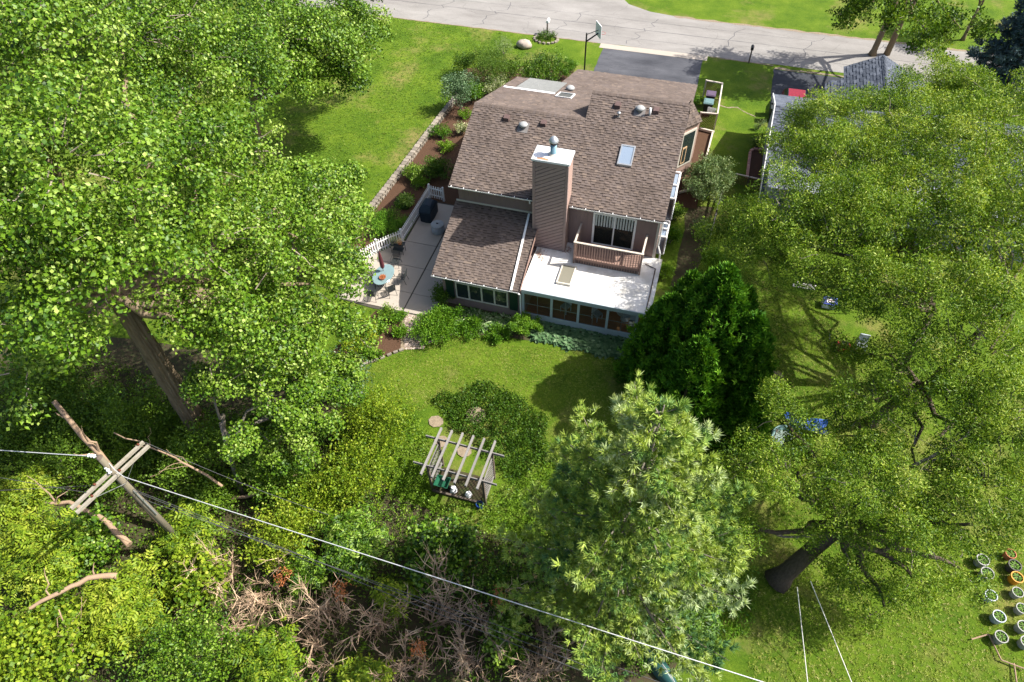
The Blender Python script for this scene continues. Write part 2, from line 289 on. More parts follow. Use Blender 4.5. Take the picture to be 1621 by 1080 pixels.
def piece(name, mat, parent, c, size, rot=(0, 0, 0)):
    """one small box-like piece, mesh shared between alike pieces"""
    if mat not in _unit:
        b = 0.06; vs = []
        for z, i in ((-0.5, 0.0), (0.5-b, 0.0), (0.5, b)):
            for x, y in ((-1, -1), (1, -1), (1, 1), (-1, 1)): vs.append((x*(0.5-i), y*(0.5-i), z))
        fs = [(3, 2, 1, 0), (8, 9, 10, 11)]+[(k*4+i, k*4+(i+1) % 4, (k+1)*4+(i+1) % 4, (k+1)*4+i) for k in (0, 1) for i in range(4)]
        me = bpy.data.meshes.new(name); me.from_pydata(vs, [], fs); me.materials.append(MATS[mat]); _unit[mat] = me
    o = bpy.data.objects.new(name, _unit[mat]); _reg(o, parent, c); o.scale = size; o.rotation_euler = rot; return o
def bar(name, mat, parent, a, b, w_, h_):
    """a straight piece from a to b, width w_, height h_"""
    a = Vector(a); b = Vector(b); d = b-a; x = d.normalized(); up = Vector((0, 0, 1))
    if abs(x.dot(up)) > 0.98: up = Vector((0, 1, 0))
    y = up.cross(x).normalized(); z = x.cross(y)
    o = piece(name, mat, parent, (a+b)/2, (d.length, w_, h_)); o.rotation_euler = Matrix((x, y, z)).transposed().to_euler(); return o

# ------------------------------------------------------------------ foliage helpers
def unit(a): return a/np.maximum(np.linalg.norm(a, axis=-1, keepdims=True), 1e-9)
def leaf(b, d, nrm, L, wd, fold=0.12):
    d = unit(np.array(d, float)); nrm = np.array(nrm, float); nrm = unit(nrm-d*(nrm@d)); s_ = np.cross(nrm, d); b = np.array(b, float)
    return np.array([b, b+d*L*0.42+s_*wd/2+nrm*fold*L, b+d*L, b+d*L*0.42-s_*wd/2+nrm*fold*L]), [(0, 1, 2), (0, 2, 3)]
def tmpl(leaves_):
    V = []; F = []; k = 0
    for v, f in leaves_:
        V.append(v); F += [tuple(i+k for i in q) for q in f]; k += len(v)
    return np.concatenate(V), np.array(F)
_r = np.random.default_rng(3)
def t_cluster(nl, R_, L, wd, up=0.6):
    out = []
    for i in range(nl):
        p = unit(_r.normal(size=3))*R_*_r.uniform(0.3, 1); d = unit(p+_r.normal(size=3)*R_*0.6-np.array([0, 0, 0.25*R_])); nn = np.array([0, 0, up])+_r.normal(size=3)*0.5
        out.append(leaf(p, d, nn, L*_r.uniform(0.7, 1.2), wd*_r.uniform(0.8, 1.2)))
    return tmpl(out)
def t_pinnate(nl, L, ll, lw, droop=0.25):
    out = []
    for i in range(nl):
        x = L*(0.2+0.8*i/nl); z = -droop*x*x/L
        for s_ in (-1, 1): out.append(leaf((x, 0, z), (0.45, s_, -0.25), (_r.normal()*0.2, _r.normal()*0.2, 1), ll*_r.uniform(0.85, 1.15), lw))
    out.append(leaf((L, 0, -droop*L), (1, 0, -0.4), (0, 0, 1), ll, lw)); return tmpl(out)
def t_tuft(nn, L, wd, spread=0.9):
    V = []; F = []
    for i in range(nn):
        a = 2*math.pi*i/nn*2.4; sp = _r.uniform(0.15, spread); d = unit(np.array([math.cos(sp), math.sin(sp)*math.cos(a), math.sin(sp)*math.sin(a)]))
        s_ = unit(np.cross(d, _r.normal(size=3)))*wd/2; b = -np.array([0.05, 0, 0])+_r.normal(size=3)*0.01; l = L*_r.uniform(0.75, 1.1)
        V += [b-s_, b+s_, b+d*l]; F.append((3*i, 3*i+1, 3*i+2))
    return np.array(V), np.array(F)
def t_fan(L, nn, wd):
    out = []
    for i in range(nn):
        a = (i/(nn-1)-0.5)*1.5; out.append(leaf((0, 0, 0), (math.cos(a), math.sin(a), _r.normal()*0.25), (_r.normal()*0.3, _r.normal()*0.3, 1), L*(1-0.35*abs(a)), wd, 0.04))
    return tmpl(out)
def t_rosette(nl, L, wd):
    out = []
    for i in range(nl):
        a = 2.4*i; e = 0.25+0.65*(i/nl); d = (math.cos(a)*math.cos(e), math.sin(a)*math.cos(e), math.sin(e)*0.8); b = np.array(d)*L*0.35
        out.append(leaf(b, (d[0], d[1], d[2]-0.5), (-d[0]*0.3, -d[1]*0.3, 1), L*_r.uniform(0.8, 1.1), wd, 0.08))
    return tmpl(out)
def t_blades(nb, L, wd):
    V = []; F = []
    for i in range(nb):
        a = _r.uniform(0, 6.28); t_ = _r.uniform(0.7, 1.45); d = np.array([math.cos(a)*math.sin(t_), math.sin(a)*math.sin(t_), math.cos(t_)]); s_ = np.array([-math.sin(a), math.cos(a), 0])*wd/2
        b = _r.normal(size=3)*np.array([0.03, 0.03, 0]); V += [b-s_, b+s_, b+d*L*_r.uniform(0.6, 1.1)]; F.append((3*i, 3*i+1, 3*i+2))
    return np.array(V), np.array(F)
T = dict(poplar=t_cluster(6, 0.2, 0.12, 0.10), maple=t_cluster(5, 0.13, 0.10, 0.09), small=t_cluster(7, 0.09, 0.055, 0.035), tiny=t_cluster(8, 0.07, 0.035, 0.022), mid=t_cluster(6, 0.11, 0.08, 0.05),
         ash=t_pinnate(3, 0.22, 0.10, 0.042), locust=t_cluster(5, 0.13, 0.11, 0.042), tuft=t_tuft(24, 0.22, 0.038, 1.35), spruce=t_tuft(10, 0.12, 0.035, 1.1), fan=t_fan(0.2, 3, 0.06), hosta=t_rosette(16, 0.27, 0.17), narrow=t_rosette(16, 0.28, 0.07), grass=t_blades(5, 0.085, 0.02), tall=t_blades(7, 0.3, 0.03))
def frames(nrm, xdir=None):
    n_ = len(nrm); z = unit(nrm)
    x = rng.normal(size=(n_, 3)) if xdir is None else xdir
    x = unit(x-z*np.sum(x*z, 1, keepdims=True)); y = np.cross(z, x); return np.stack([x, y, z], 2)
def scatter(t, pos, fr, scale, tint, jit=0.14):
    V, F = t; n_ = len(pos)
    A = np.einsum('nij,kj->nki', fr, V)*np.asarray(scale).reshape(-1, 1, 1)+pos[:, None, :]
    FF = (F[None]+(np.arange(n_)*len(V))[:, None, None]).reshape(-1, F.shape[1])
    tt = np.repeat(tint, len(F))
    if len(F) % 2 == 0: tt = tt+np.repeat(rng.normal(size=n_*len(F)//2)*jit, 2)
    else: tt = tt+rng.normal(size=n_*len(F))*jit
    return A.reshape(-1, 3), FF, tt
def join(parts):
    V = []; F = []; Tt = []; k = 0
    for v, f, t in parts:
        V.append(v); F.append(f+k); Tt.append(t); k += len(v)
    return np.concatenate(V), np.concatenate(F), np.concatenate(Tt)
def clumps(lobes, dens, sub, lo=-0.55, shell=0.5):
    """sub-clump centres spread over the shells of ellipsoid lobes; returns centres, sub radii, lobe centres, lobe radii"""
    C = []; S = []; LC = []; LR = []
    for c, r in lobes:
        c = np.array(c, float); r = np.array(r if hasattr(r, '__len__') else (r, r, r*0.8), float)
        k = max(4, int(dens*(r[0]*r[1]+r[1]*r[2]+r[0]*r[2])))
        d = unit(rng.normal(size=(k*3, 3))); d = d[d[:, 2] > lo][:k]; q = rng.uniform(shell, 1.0, size=(len(d), 1))
        C.append(c+d*r*q); S.append(rng.uniform(0.6, 1.25, len(d))*sub); LC.append(np.repeat(c[None], len(d), 0)); LR.append(np.repeat(r[None], len(d), 0))
    return np.concatenate(C), np.concatenate(S), np.concatenate(LC), np.concatenate(LR)
def crown_leaves(t, C, S, LC, LR, n_total, size=1.0, upb=0.55, flat=0.6, tint0=0.5, tvar=0.2, outb=0.6, jit=0.16):
    wgt = S**2; cnt = np.maximum(3, (n_total*wgt/wgt.sum()).astype(int)); idx = np.repeat(np.arange(len(C)), cnt); n_ = len(idx)
    d_ = unit(rng.normal(size=(n_, 3))+np.array([0, 0, 0.25])); off = d_*rng.uniform(0.35, 1, (n_, 1))**0.6*S[idx][:, None]*np.array([1, 1, flat]); pos = C[idx]+off
    out = unit((pos-LC[idx])/LR[idx]); nrm = d_*0.75+out*outb*0.6+np.array([0, 0, upb*0.8])+rng.normal(size=(n_, 3))*0.42
    ct = tint0+rng.normal(size=len(C))*tvar*0.6; tint = ct[idx]+rng.normal(size=n_)*tvar*0.7
    return scatter(T[t], pos, frames(nrm), size*rng.uniform(0.55, 1.4, n_), tint, jit)
def wob(a, b, k, amp, sag=0.0):
    a = np.array(a, float); b = np.array(b, float); L = np.linalg.norm(b-a); out = []
    for i in range(k+1):
        t_ = i/k; p = a+(b-a)*t_; j = rng.normal(size=3)*amp*L*math.sin(math.pi*t_); p = p+j; p[2] += sag*L*math.sin(math.pi*t_); out.append(p)
    return out
def tree(name, label, base, lobes, t, n_, mat, trunk_r=0.3, fork=None, bark='bark', size=1.0, sub=1.0, dens=2.0, trunk_pts=None, limb_r=None, group=None, cat='tree', lo=-0.55, shell=0.5, tint0=0.5, tvar=0.2, twigs=0.5, upb=0.55, outb=0.6, flat=0.6, extra=None):
    root = thing(name, label, cat, (base[0], base[1], 0), group)
    C, S, LC, LR = clumps(lobes, dens, sub, lo, shell)
    parts = [crown_leaves(t, C, S, LC, LR, n_, size, upb, flat, tint0, tvar, outb)]
    if extra: parts += extra
    V, F, tt = join(parts); cr = mesh_np('crown', V, F, tt, mat, root); cr['kind'] = 'stuff'
    fork = fork or (base[0], base[1], 2.0)
    tp = trunk_pts or [(base[0], base[1], -0.1), (base[0], base[1], 0.4), tuple((np.array((base[0], base[1], 0.))+np.array(fork))/2), fork]
    k = len(tp); mb = MB(); mb.tube(tp, [trunk_r*1.35]+[trunk_r*(1-0.4*i/(k-1)) for i in range(1, k)], 10); mb.build('trunk', bark, root, smooth=True)
    lb = MB(); lr = limb_r or trunk_r*0.5
    for c, r in lobes:
        lb.tube(wob(fork, c, 6, 0.05, 0.04), [lr*(1-0.12*i) for i in range(7)], 6, cap=False)
    lb.build('limb', bark, root, smooth=True)
    if twigs > 0:
        tb = MB()
        for i in range(len(C)):
            if rng.random() < twigs:
                a = LC[i]+(C[i]-LC[i])*rng.uniform(0.3, 0.6); e = C[i]+(C[i]-LC[i])*0.1; tb.tube(wob(a, e, 3, 0.07), [0.028, 0.02, 0.014, 0.006], 3, cap=False)
        if tb.v: o = tb.build('twigs', 'twig' if bark != 'bark_dark' else 'bark_grey', root); o['kind'] = 'stuff'
    return root
def shrub(name, label, base, r, h, t, n_, mat, group=None, size=1.0, sub=0.35, cat='shrub', tint0=0.5, tvar=0.2, upb=0.6, nl=5, lo=-0.3, stem='bark_grey', flat=0.8, z0=0.0, ry=None):
    n_ = int(n_*0.56); size *= 1.22
    ry = ry or r; root = thing(name, label, cat, (base[0], base[1], z0), group); lobes = []
    for i in range(nl):
        a = 2*math.pi*i/nl+rng.uniform(0, 0.8); q = 0.45 if nl > 1 else 0.0; s_ = rng.uniform(0.85, 1.1)
        lobes.append(((base[0]+r*q*math.cos(a), base[1]+ry*q*math.sin(a), z0+h*0.5*s_), (r*0.6*s_, ry*0.6*s_, h*0.5*s_)))
    if nl > 1: lobes.append(((base[0], base[1], z0+h*0.55), (r*0.6, ry*0.6, h*0.48)))
    else: lobes = [((base[0], base[1], z0+h*0.5), (r*0.95, ry*0.95, h*0.5))]
    C, S, LC, LR = clumps(lobes, 3.0/max(sub, 0.2), sub, lo, 0.35)
    V, F, tt = crown_leaves(t, C, S, LC, LR, n_, size, upb, flat, tint0, tvar); f = mesh_np('foliage', V, F, tt, mat, root); f['kind'] = 'stuff'
    sb = MB()
    for c, rr in lobes: sb.tube([(base[0]+rng.normal()*0.05, base[1]+rng.normal()*0.05, z0-0.05), c], [0.035, 0.012], 4, cap=False)
    sb.build('stem', stem, root); return root
#@@BODY
# ------------------------------------------------------------------ setting
def sheet(name, poly, z, mat, kind='structure'):
    o = MB().sheet(poly, z).build(name, mat); o['kind'] = kind; return o
sheet('lawn', [(-400, -300), (400, -300), (400, 600), (-400, 600)], 0.0, 'lawn')
def edge(a, b, k, amp):
    return [(a[0]+(b[0]-a[0])*i/k+rnd.uniform(-amp, amp), a[1]+(b[1]-a[1])*i/k+rnd.uniform(-amp, amp)) for i in range(k+1)]
near_edge = edge((-120, 56.3), (70, 55.4), 120, 0.07); far_right = edge((70, 61.0), (-3, 61.9), 50, 0.07)
sheet('road', near_edge+far_right+[(-6.2, 62.4), (-8.3, 63.4), (-9.6, 65.2), (-10, 95), (-34, 95), (-34, 63), (-120, 63)], 0.008, 'road')
sheet('driveway', [(-8.95, 46.2), (-0.7, 46.2)]+edge((-0.7, 47), (-0.7, 55.0), 12, 0.05)+edge((-8.95, 55.0), (-8.95, 47), 12, 0.05), 0.012, 'asphalt')
sheet('driveway_apron', [(-9.3, 55.0), (-0.4, 55.0), (-0.4, 55.75), (-9.3, 55.75)], 0.016, 'concrete')
sheet('neighbor_driveway', [(4.9, 42), (16, 42)]+edge((16, 43), (16, 54.9), 8, 0.05)+edge((4.85, 54.9), (4.95, 43), 14, 0.05), 0.012, 'asphalt_new')
sheet('mulch_bed', [(-18.7, 44.6), (-17.0, 46.5), (-13, 47.4), (-12.2, 46), (-12.2, 32.4), (-15.9, 32.6), (-16.2, 28.3), (-17.6, 27.0), (-19.2, 26.2), (-19.0, 31)], 0.006, 'mulch')
sheet('mulch_bed', edge((-16.6, 50.2), (-10.4, 51.2), 10, 0.1)+[(-10.6, 48.6), (-12.8, 47.6), (-18.8, 47.3), (-19.2, 49)], 0.006, 'mulch')
sheet('mulch_bed', [(-15.4, 22.6), (-13.85, 22.8), (-12.9, 20.5), (-13.4, 19.9), (-14.9, 18.7), (-16.5, 19.2)], 0.006, 'mulch')
sheet('mulch_bed', [(-12.9, 22.8), (-11.6, 21.0), (-10.4, 22.2), (-7.5, 22.7), (-0.2, 23.2), (-0.2, 24.3), (-12.0, 24.4)], 0.006, 'soil')
sheet('mulch_bed', [(-0.85, 36.0), (1.0, 36.2), (1.05, 45.1), (-0.8, 45.4)], 0.006, 'mulch')
sheet('side_path', edge((0.3, 24.5), (0.5, 36.5), 10, 0.15)+edge((1.9, 36.5), (1.7, 25), 10, 0.15), 0.005, 'soil')
sheet('hedgerow_soil', edge((-60, 16), (-13.5, 17.5), 16, 0.5)+[(-13.2, 14.5), (-10, 12.2), (-4.5, 11.6), (1, 12.2), (4.6, 11.4), (3.4, 8.2), (1.5, -20), (-60, -20)], 0.004, 'soil')
# patio slabs, each its own piece with open joints
patio = MB().prism([(-16.0, 32.55), (-12.1, 32.45), (-12.1, 22.85), (-13.85, 22.75), (-15.6, 22.7), (-18.1, 22.9), (-18.3, 26.0), (-17.2, 27.0), (-16.05, 28.3)], -0.05, 0.03).build('patio', 'joint'); patio['kind'] = 'structure'
ys = [22.9, 24.35, 26.4, 28.45, 30.5, 32.4]
for i in range(5):
    for x0, x1 in ((-18.0 if i < 2 else (-17.0 if i == 2 else -15.95), -13.92), (-13.86, -12.15)):
        q = MB().prism([(x0+.012, ys[i]+.012), (x1-.012, ys[i]+.012), (x1-.012, ys[i+1]-.012), (x0+.012, ys[i+1]-.012)] if not (i == 2 and x0 < -14) else [(-17.9, 26.42), (x1-.012, 26.42), (x1-.012, 28.43), (-16.05, 28.43), (-17.2, 27.0)], 0.0, 0.055+0.004*(i % 2)); q.build('slab', 'concrete', patio, ((x0+x1)/2, ys[i], 0))
# brick path from the patio to the lawn
pp = MB()
for i in range(16):
    for j in range(8):
        t_ = i/15; x0 = -13.8+1.0*t_; xw = 1.05; c = (x0+xw*(j+0.5+(0.5 if i % 2 else 0))/8.5, 22.75-2.3*t_+0.35*(j/8)*t_); pp.box((c[0]-.055, c[1]-.068, 0), (c[0]+.055, c[1]+.068, 0.03+rnd.uniform(0, .01)), rnd.random())
o = MB().sheet([(-13.9, 22.8), (-12.75, 22.8), (-11.75, 20.8), (-12.95, 20.3)], 0.012).build('brick_path', 'sand'); o['kind'] = 'structure'
b = pp.build('brick', 'paver', o, tints=True); b['kind'] = 'stuff'
# lawn edging stones
ed = thing('stone_edging', 'curved line of small pale edging stones between flower bed and back lawn', 'edging', (-13.3, 19.9))
ep = [W(x, y) for x, y in ((556, 590), (575, 578), (600, 569), (622, 560), (640, 553))]; ep2 = [W(x, y) for x, y in ((668, 547), (685, 541), (700, 535), (722, 527), (740, 524))]
for pts in (ep, ep2):
    for a, b_ in zip(pts[:-1], pts[1:]):
        L_ = np.linalg.norm(b_-a); k = max(1, int(L_/0.27))
        for i in range(k):
            p = a+(b_-a)*(i+0.5)/k; piece('stone', 'stone', ed, (p[0], p[1], 0.05), (0.25, 0.14, 0.11), (0, 0, math.atan2(b_[1]-a[1], b_[0]-a[0])+rnd.uniform(-.1, .1)))
# retaining wall of blocks along the side lawn
rw = thing('retaining_wall', 'low pale stone block wall between the side lawn and the mulch bed', 'wall', (-18.9, 35))
def wall_x(y): return -18.3-(44.6-y)*0.068-0.02*math.sin(y*0.5)
bk = MB().prism([(wall_x(26.2)-.17, 26.2), (wall_x(26.2)+.17, 26.2), (wall_x(44.6)+.17, 44.6), (wall_x(44.6)-.17, 44.6)], -0.05, 0.26).build('wall_core', 'joint', rw)
y = 26.2; k = 0
while y < 44.5:
    L_ = rnd.uniform(0.3, 0.42)
    for lev in (0, 1):
        yy = y+(0.18 if lev else 0)+L_/2; piece('stone', 'stone', rw, (wall_x(yy)+rnd.uniform(-.015, .015), yy, 0.10+0.19*lev), (0.40-0.05*lev, L_-0.025, 0.18), (0, 0, 0.068+rnd.uniform(-.04, .04)))
    y += L_

# ------------------------------------------------------------------ house
def shingles(name, parent, o, u, v, ulen, vlen, mat='shingle', expo=0.145, u0=None, u1=None, tw=(0.13, 0.27), skip=None, cap=None):
    """courses of dimensional shingles as real thin tabs on a roof plane (o corner at the eave, u along eave, v up the slope)"""
    o = np.array(o, float); u = unit(np.array(u, float)); v = unit(np.array(v, float)); nn = np.cross(u, v)
    if nn[2] < 0: nn = -nn
    V = []; F = []; Tt = []; k = 0; nrow = int(vlen/expo)
    for r in range(nrow+1):
        vb = r*expo; vt = min(vb+expo*1.05, vlen); vm = vb+expo*0.5
        if vt-vb < 0.03: continue
        a = u0(vm) if u0 else 0.0; e = u1(vm) if u1 else ulen; x = a-rnd.uniform(0, 0.2); hi = rnd.random() < 0.5
        while x < e:
            wd = rnd.uniform(*tw); p, q = max(x, a), min(x+wd, e); x += wd; hi = not hi if rnd.random() < 0.8 else hi
            if q-p < 0.03 or (skip and skip((p+q)/2, vm)): continue
            th = 0.03 if hi else 0.012; base = rnd.choice((0.32, 0.42, 0.5, 0.55, 0.62, 0.8))+rnd.uniform(-.08, .08)+0.07*math.sin(x*0.9+r*0.13)
            def P(uu, vv, h): return o+u*uu+v*vv+nn*h
            rows = ((vb, vt, base),) if hi else ((vb, vb+expo*0.55, base*0.9), (vb+expo*0.55, vt, rnd.uniform(0.0, 0.2)))
            for (va, vz, tt) in rows:
                h0 = th; h1 = 0.004 if hi else (th*0.6 if va == vb else 0.004); h0 = th if va == vb else th*0.6
                V += [P(p, va, h0), P(q, va, h0), P(q, vz, h1), P(p, vz, h1)]; F.append((k, k+1, k+2, k+3)); Tt.append(tt); k += 4
            V += [P(p, vb, -0.002), P(q, vb, -0.002), P(q, vb, th), P(p, vb, th)]; F.append((k, k+1, k+2, k+3)); Tt.append(0.1); k += 4
            if hi:
                V += [P(p, vb, 0), P(p, vb, th), P(p, vt, 0.004), P(p, vt, 0)]; F.append((k, k+1, k+2, k+3)); Tt.append(0.3); k += 4
                V += [P(q, vb, 0), P(q, vb, th), P(q, vt, 0.004), P(q, vt, 0)]; F.append((k, k+1, k+2, k+3)); Tt.append(0.3); k += 4
    ob = mesh_np(name, np.array(V), np.array(F), Tt, mat, parent); ob['kind'] = 'stuff'; return ob
def ridge_caps(parent, a, b, mat='shingle', s1=(0, -0.9, -0.38), s2=(0, 0.9, -0.36), wd=0.17, step=0.15):
    a = np.array(a, float); b = np.array(b, float); L_ = np.linalg.norm(b-a); d = (b-a)/L_; s1 = unit(np.array(s1, float)); s2 = unit(np.array(s2, float)); up = np.array([0, 0, 1.])
    V = []; F = []; Tt = []; k = 0
    for i in range(int(L_/step)):
        p = a+d*i*step; q = p+d*step*1.15; h0, h1 = 0.05, 0.035
        for s_ in (s1, s2):
            V += [p+up*h0, q+up*h1, q+s_*wd+up*(h1-.012), p+s_*wd+up*(h0-.012)]; F.append((k, k+1, k+2, k+3)); k += 4; Tt.append(0.3+0.35*(i % 2)*rnd.random())
    ob = mesh_np('ridge_cap', np.array(V), np.array(F), Tt, mat, parent); ob['kind'] = 'stuff'; return ob
def slab(name, pts, th, mat, parent):
    """roof deck: polygon with thickness downwards"""
    n_ = len(pts); V = [Vector(p) for p in pts]; Bt = [p-Vector((0, 0, th)) for p in V]
    return MB().add(V+Bt, [tuple(range(n_)), tuple(range(2*n_-1, n_-1, -1))]+[(i, n_+i, n_+(i+1) % n_, (i+1) % n_) for i in range(n_)]).build(name, mat, parent)
def grooved(name, a, b, z0, z1, mat, parent, nrm, step=0.2, horiz=False):
    """wall face of boards with recessed grooves between plan points a and b, looking along nrm"""
    a = Vector((*a, 0)); b = Vector((*b, 0)); d = (b-a); L_ = d.length; d.normalize(); nn = Vector((*nrm, 0)); mb = MB()
    if not horiz:
        k = max(1, round(L_/step))
        for i in range(k):
            p = a+d*(L_*i/k+0.006); q = a+d*(L_*(i+1)/k-0.006)
            mb.add([p+Vector((0, 0, z0)), q+Vector((0, 0, z0)), q+Vector((0, 0, z1)), p+Vector((0, 0, z1)), p+nn*.014+Vector((0, 0, z0)), q+nn*.014+Vector((0, 0, z0)), q+nn*.014+Vector((0, 0, z1)), p+nn*.014+Vector((0, 0, z1))], [(4, 5, 6, 7), (0, 4, 7, 3), (1, 2, 6, 5), (3, 7, 6, 2), (0, 1, 5, 4)])
    else:
        k = max(1, round((z1-z0)/step))
        for i in range(k):
            za = z0+(z1-z0)*i/k+0.006; zb = z0+(z1-z0)*(i+1)/k-0.006
            mb.add([a+Vector((0, 0, za)), b+Vector((0, 0, za)), b+Vector((0, 0, zb)), a+Vector((0, 0, zb)), a+nn*.016+Vector((0, 0, za)), b+nn*.016+Vector((0, 0, za)), b+nn*.010+Vector((0, 0, zb)), a+nn*.010+Vector((0, 0, zb))], [(4, 5, 6, 7), (0, 4, 7, 3), (1, 2, 6, 5), (3, 7, 6, 2), (0, 1, 5, 4)])
    o = mb.build(name, mat, parent); o['kind'] = 'stuff'; return o
H = thing('house', 'brown shingled house with tall wood sided chimney and white flat sunroom roof', 'house', (-6.5, 34, 0))
YW, YE, ZE, S = 28.37, 27.95, 5.40, 0.42          # front wall, front eave, eave height, pitch
fz = lambda y: ZE+S*(y-YE)
YL, YR, SB = 32.86, 34.54, 0.36
ZL, ZR = fz(YL), fz(YR)
bz = lambda y: ZL-SB*(y-YL)
X0, XM, X1 = -12.4, -6.0, -0.62
YJ = (ZR-ZL+0.8*YR-SB*YL)/(0.8-SB)                 # where the steep back of the tall part meets the back roof
# walls
mb = MB(); mb.box((-12.05, YW, 0), (-0.85, 41, 4.3)); mb.box((-12.05, YW, 4.302), (-0.85, YW+.15, 5.3)); mb.box((-9.0, 41.02, 0), (-0.83, 46.3, 2.3))
mb.add([(-0.85, YW+.16, 4.3), (-0.85, 41, 4.3), (-0.85, YJ, bz(YJ)-.15), (-0.85, YR, ZR-.15), (-0.85, YW+.16, fz(YW)-.12)], [(0, 1, 2, 3, 4)])
mb.add([(-12.05, YW+.16, 4.3), (-12.05, 40.9, 4.3), (-12.05, YL, ZL-.15), (-12.05, YW+.16, fz(YW)-.12)], [(0, 1, 2, 3)])
wl = mb.build('wall', 'siding', H)
grooved('siding', (-12.05, YW), (-7.5, YW), 4.0, 5.3, 'siding', wl, (0, -1), 0.2); grooved('siding', (-5.7, YW), (-0.85, YW), 2.45, 5.3, 'siding', wl, (0, -1), 0.2)
grooved('siding', (-0.85, YW), (-0.85, 37.6), 0.1, 5.2, 'siding', wl, (1, 0), 0.2)
MB().box((-0.95, YW-.045, 0.2), (-0.82, YW+.1, 5.3)).build('corner_board', 'cream', wl)
# front roof: one continuous slope, tall part and low part
fr = slab('front_roof', [(X0, YE, ZE), (X1, YE, ZE), (X1, YR, ZR), (XM, YR, ZR), (XM, YL, ZL), (X0, YL, ZL)], 0.16, 'deck_brown', H)
vv = (0, 1, S); ln = lambda y0, y1, s_: (y1-y0)*math.sqrt(1+s_*s_)
chim = lambda u_, v_: -7.62 < X0+u_ < -5.6 and v_ < ln(YE, 28.5, S)
shingles('shingle', fr, (X0, YE, ZE), (1, 0, 0), vv, XM-X0, ln(YE, YL, S), skip=chim)
shingles('shingle', fr, (XM, YE, ZE), (1, 0, 0), vv, X1-XM, ln(YE, YR, S), skip=lambda u_, v_: XM+u_ < -5.6 and v_ < ln(YE, 28.5, S))
ridge_caps(fr, (X0, YL, ZL), (XM, YL, ZL)); ridge_caps(fr, (XM, YR, ZR), (X1, YR, ZR), s2=(0, .8, -.6))
# back roof
br = slab('back_roof', [(X0, YL, ZL), (X1, YL, ZL), (X1, 46.8, bz(46.8)), (-9.35, 46.8, bz(46.8)), (-9.35, 41.3, bz(41.3)), (-11.5, 41.3, bz(41.3)), (X0, 41.3, bz(41.3))], 0.16, 'deck_brown', H)
vb = (0, -1, SB)
notch = lambda u_, v_: (-11.6 < X0+u_ < -8.95 and v_ < ln(37.75, 41.3, SB))
shingles('shingle', br, (X0, 41.3, bz(41.3)), (1, 0, 0), vb, XM-X0, ln(YL, 41.3, SB), skip=lambda u_, v_: notch(u_, v_))
shingles('shingle', br, (-9.35, 46.8, bz(46.8)), (1, 0, 0), vb, X1+9.35, ln(41.3, 46.8, SB)); shingles('shingle', br, (XM, 41.3, bz(41.3)), (1, 0, 0), vb, X1-XM, ln(YJ, 41.3, SB))
cp = MB()
for i in range(26):
    x = -11.55+2.6*i/26; cp.add([(x, 37.8, bz(37.8)+.02), (x+.05, 37.8, bz(37.8)+.06), (x+.1, 37.8, bz(37.8)+.02), (x, 41.4, bz(41.4)+.02), (x+.05, 41.4, bz(41.4)+.06), (x+.1, 41.4, bz(41.4)+.02)], [(0, 1, 4, 3), (1, 2, 5, 4)])
cp.build('corrugated_panel', 'corrugated', br); MB().beam((-12.2, 37.7, bz(37.7)+.05), (-8.9, 37.7, bz(37.7)+.05), 0.16, 0.05).build('flashing', 'white', br)
sb = slab('tall_back_roof', [(XM, YR, ZR), (X1, YR, ZR), (X1, YJ+.1, bz(YJ)-.02), (XM, YJ+.1, bz(YJ)-.02)], 0.1, 'deck_brown', H); shingles('shingle', sb, (XM, YJ, bz(YJ)), (1, 0, 0), (0, -1, 0.8), X1-XM, ln(YR, YJ, 0.8))
MB().add([(XM-.01, YL, ZL-.1), (XM-.01, YJ, bz(YJ)-.1), (XM-.01, YR, ZR-.05)], [(0, 1, 2)]).build('gable_wall', 'siding_dark', H)
# gutters
def gutter(a, b, parent):
    mb = MB(); a = Vector(a); b = Vector(b); d = (b-a).normalized(); pr = [(0, 0.07), (-0.0, 0.0), (-0.11, 0.0), (-0.14, 0.09), (-0.13, 0.09), (-0.10, 0.012), (-0.012, 0.012), (-0.012, 0.07)]
    vs = [p+Vector((0, y_, z_-.08)) for p in (a, b) for y_, z_ in pr]; k = len(pr); mb.add(vs, [(i, (i+1) % k, k+(i+1) % k, k+i) for i in range(k)]+[tuple(range(k)), tuple(range(2*k-1, k-1, -1))])
    g_ = mb.build('gutter', 'white', parent)
    n_ = int((b-a).length/0.72)
    for i in range(n_+1): p = a+d*(0.15+i*0.72); piece('hanger', 'white', g_, p+Vector((0, -.07, 0.015)), (0.035, 0.15, 0.025))
    return g_
gutter((X0, YE+.03, ZE-.02), (-7.65, YE+.03, ZE-.02), H); gutter((-5.62, YE+.03, ZE-.02), (X1-.02, YE+.03, ZE-.02), H)
MB().tube([(-7.8, YE-.04, ZE-.1), (-7.8, YE-.04, ZE-.28), (-7.86, YE+.25, ZE-.5)], 0.045, 8).build('spout', 'white', H)
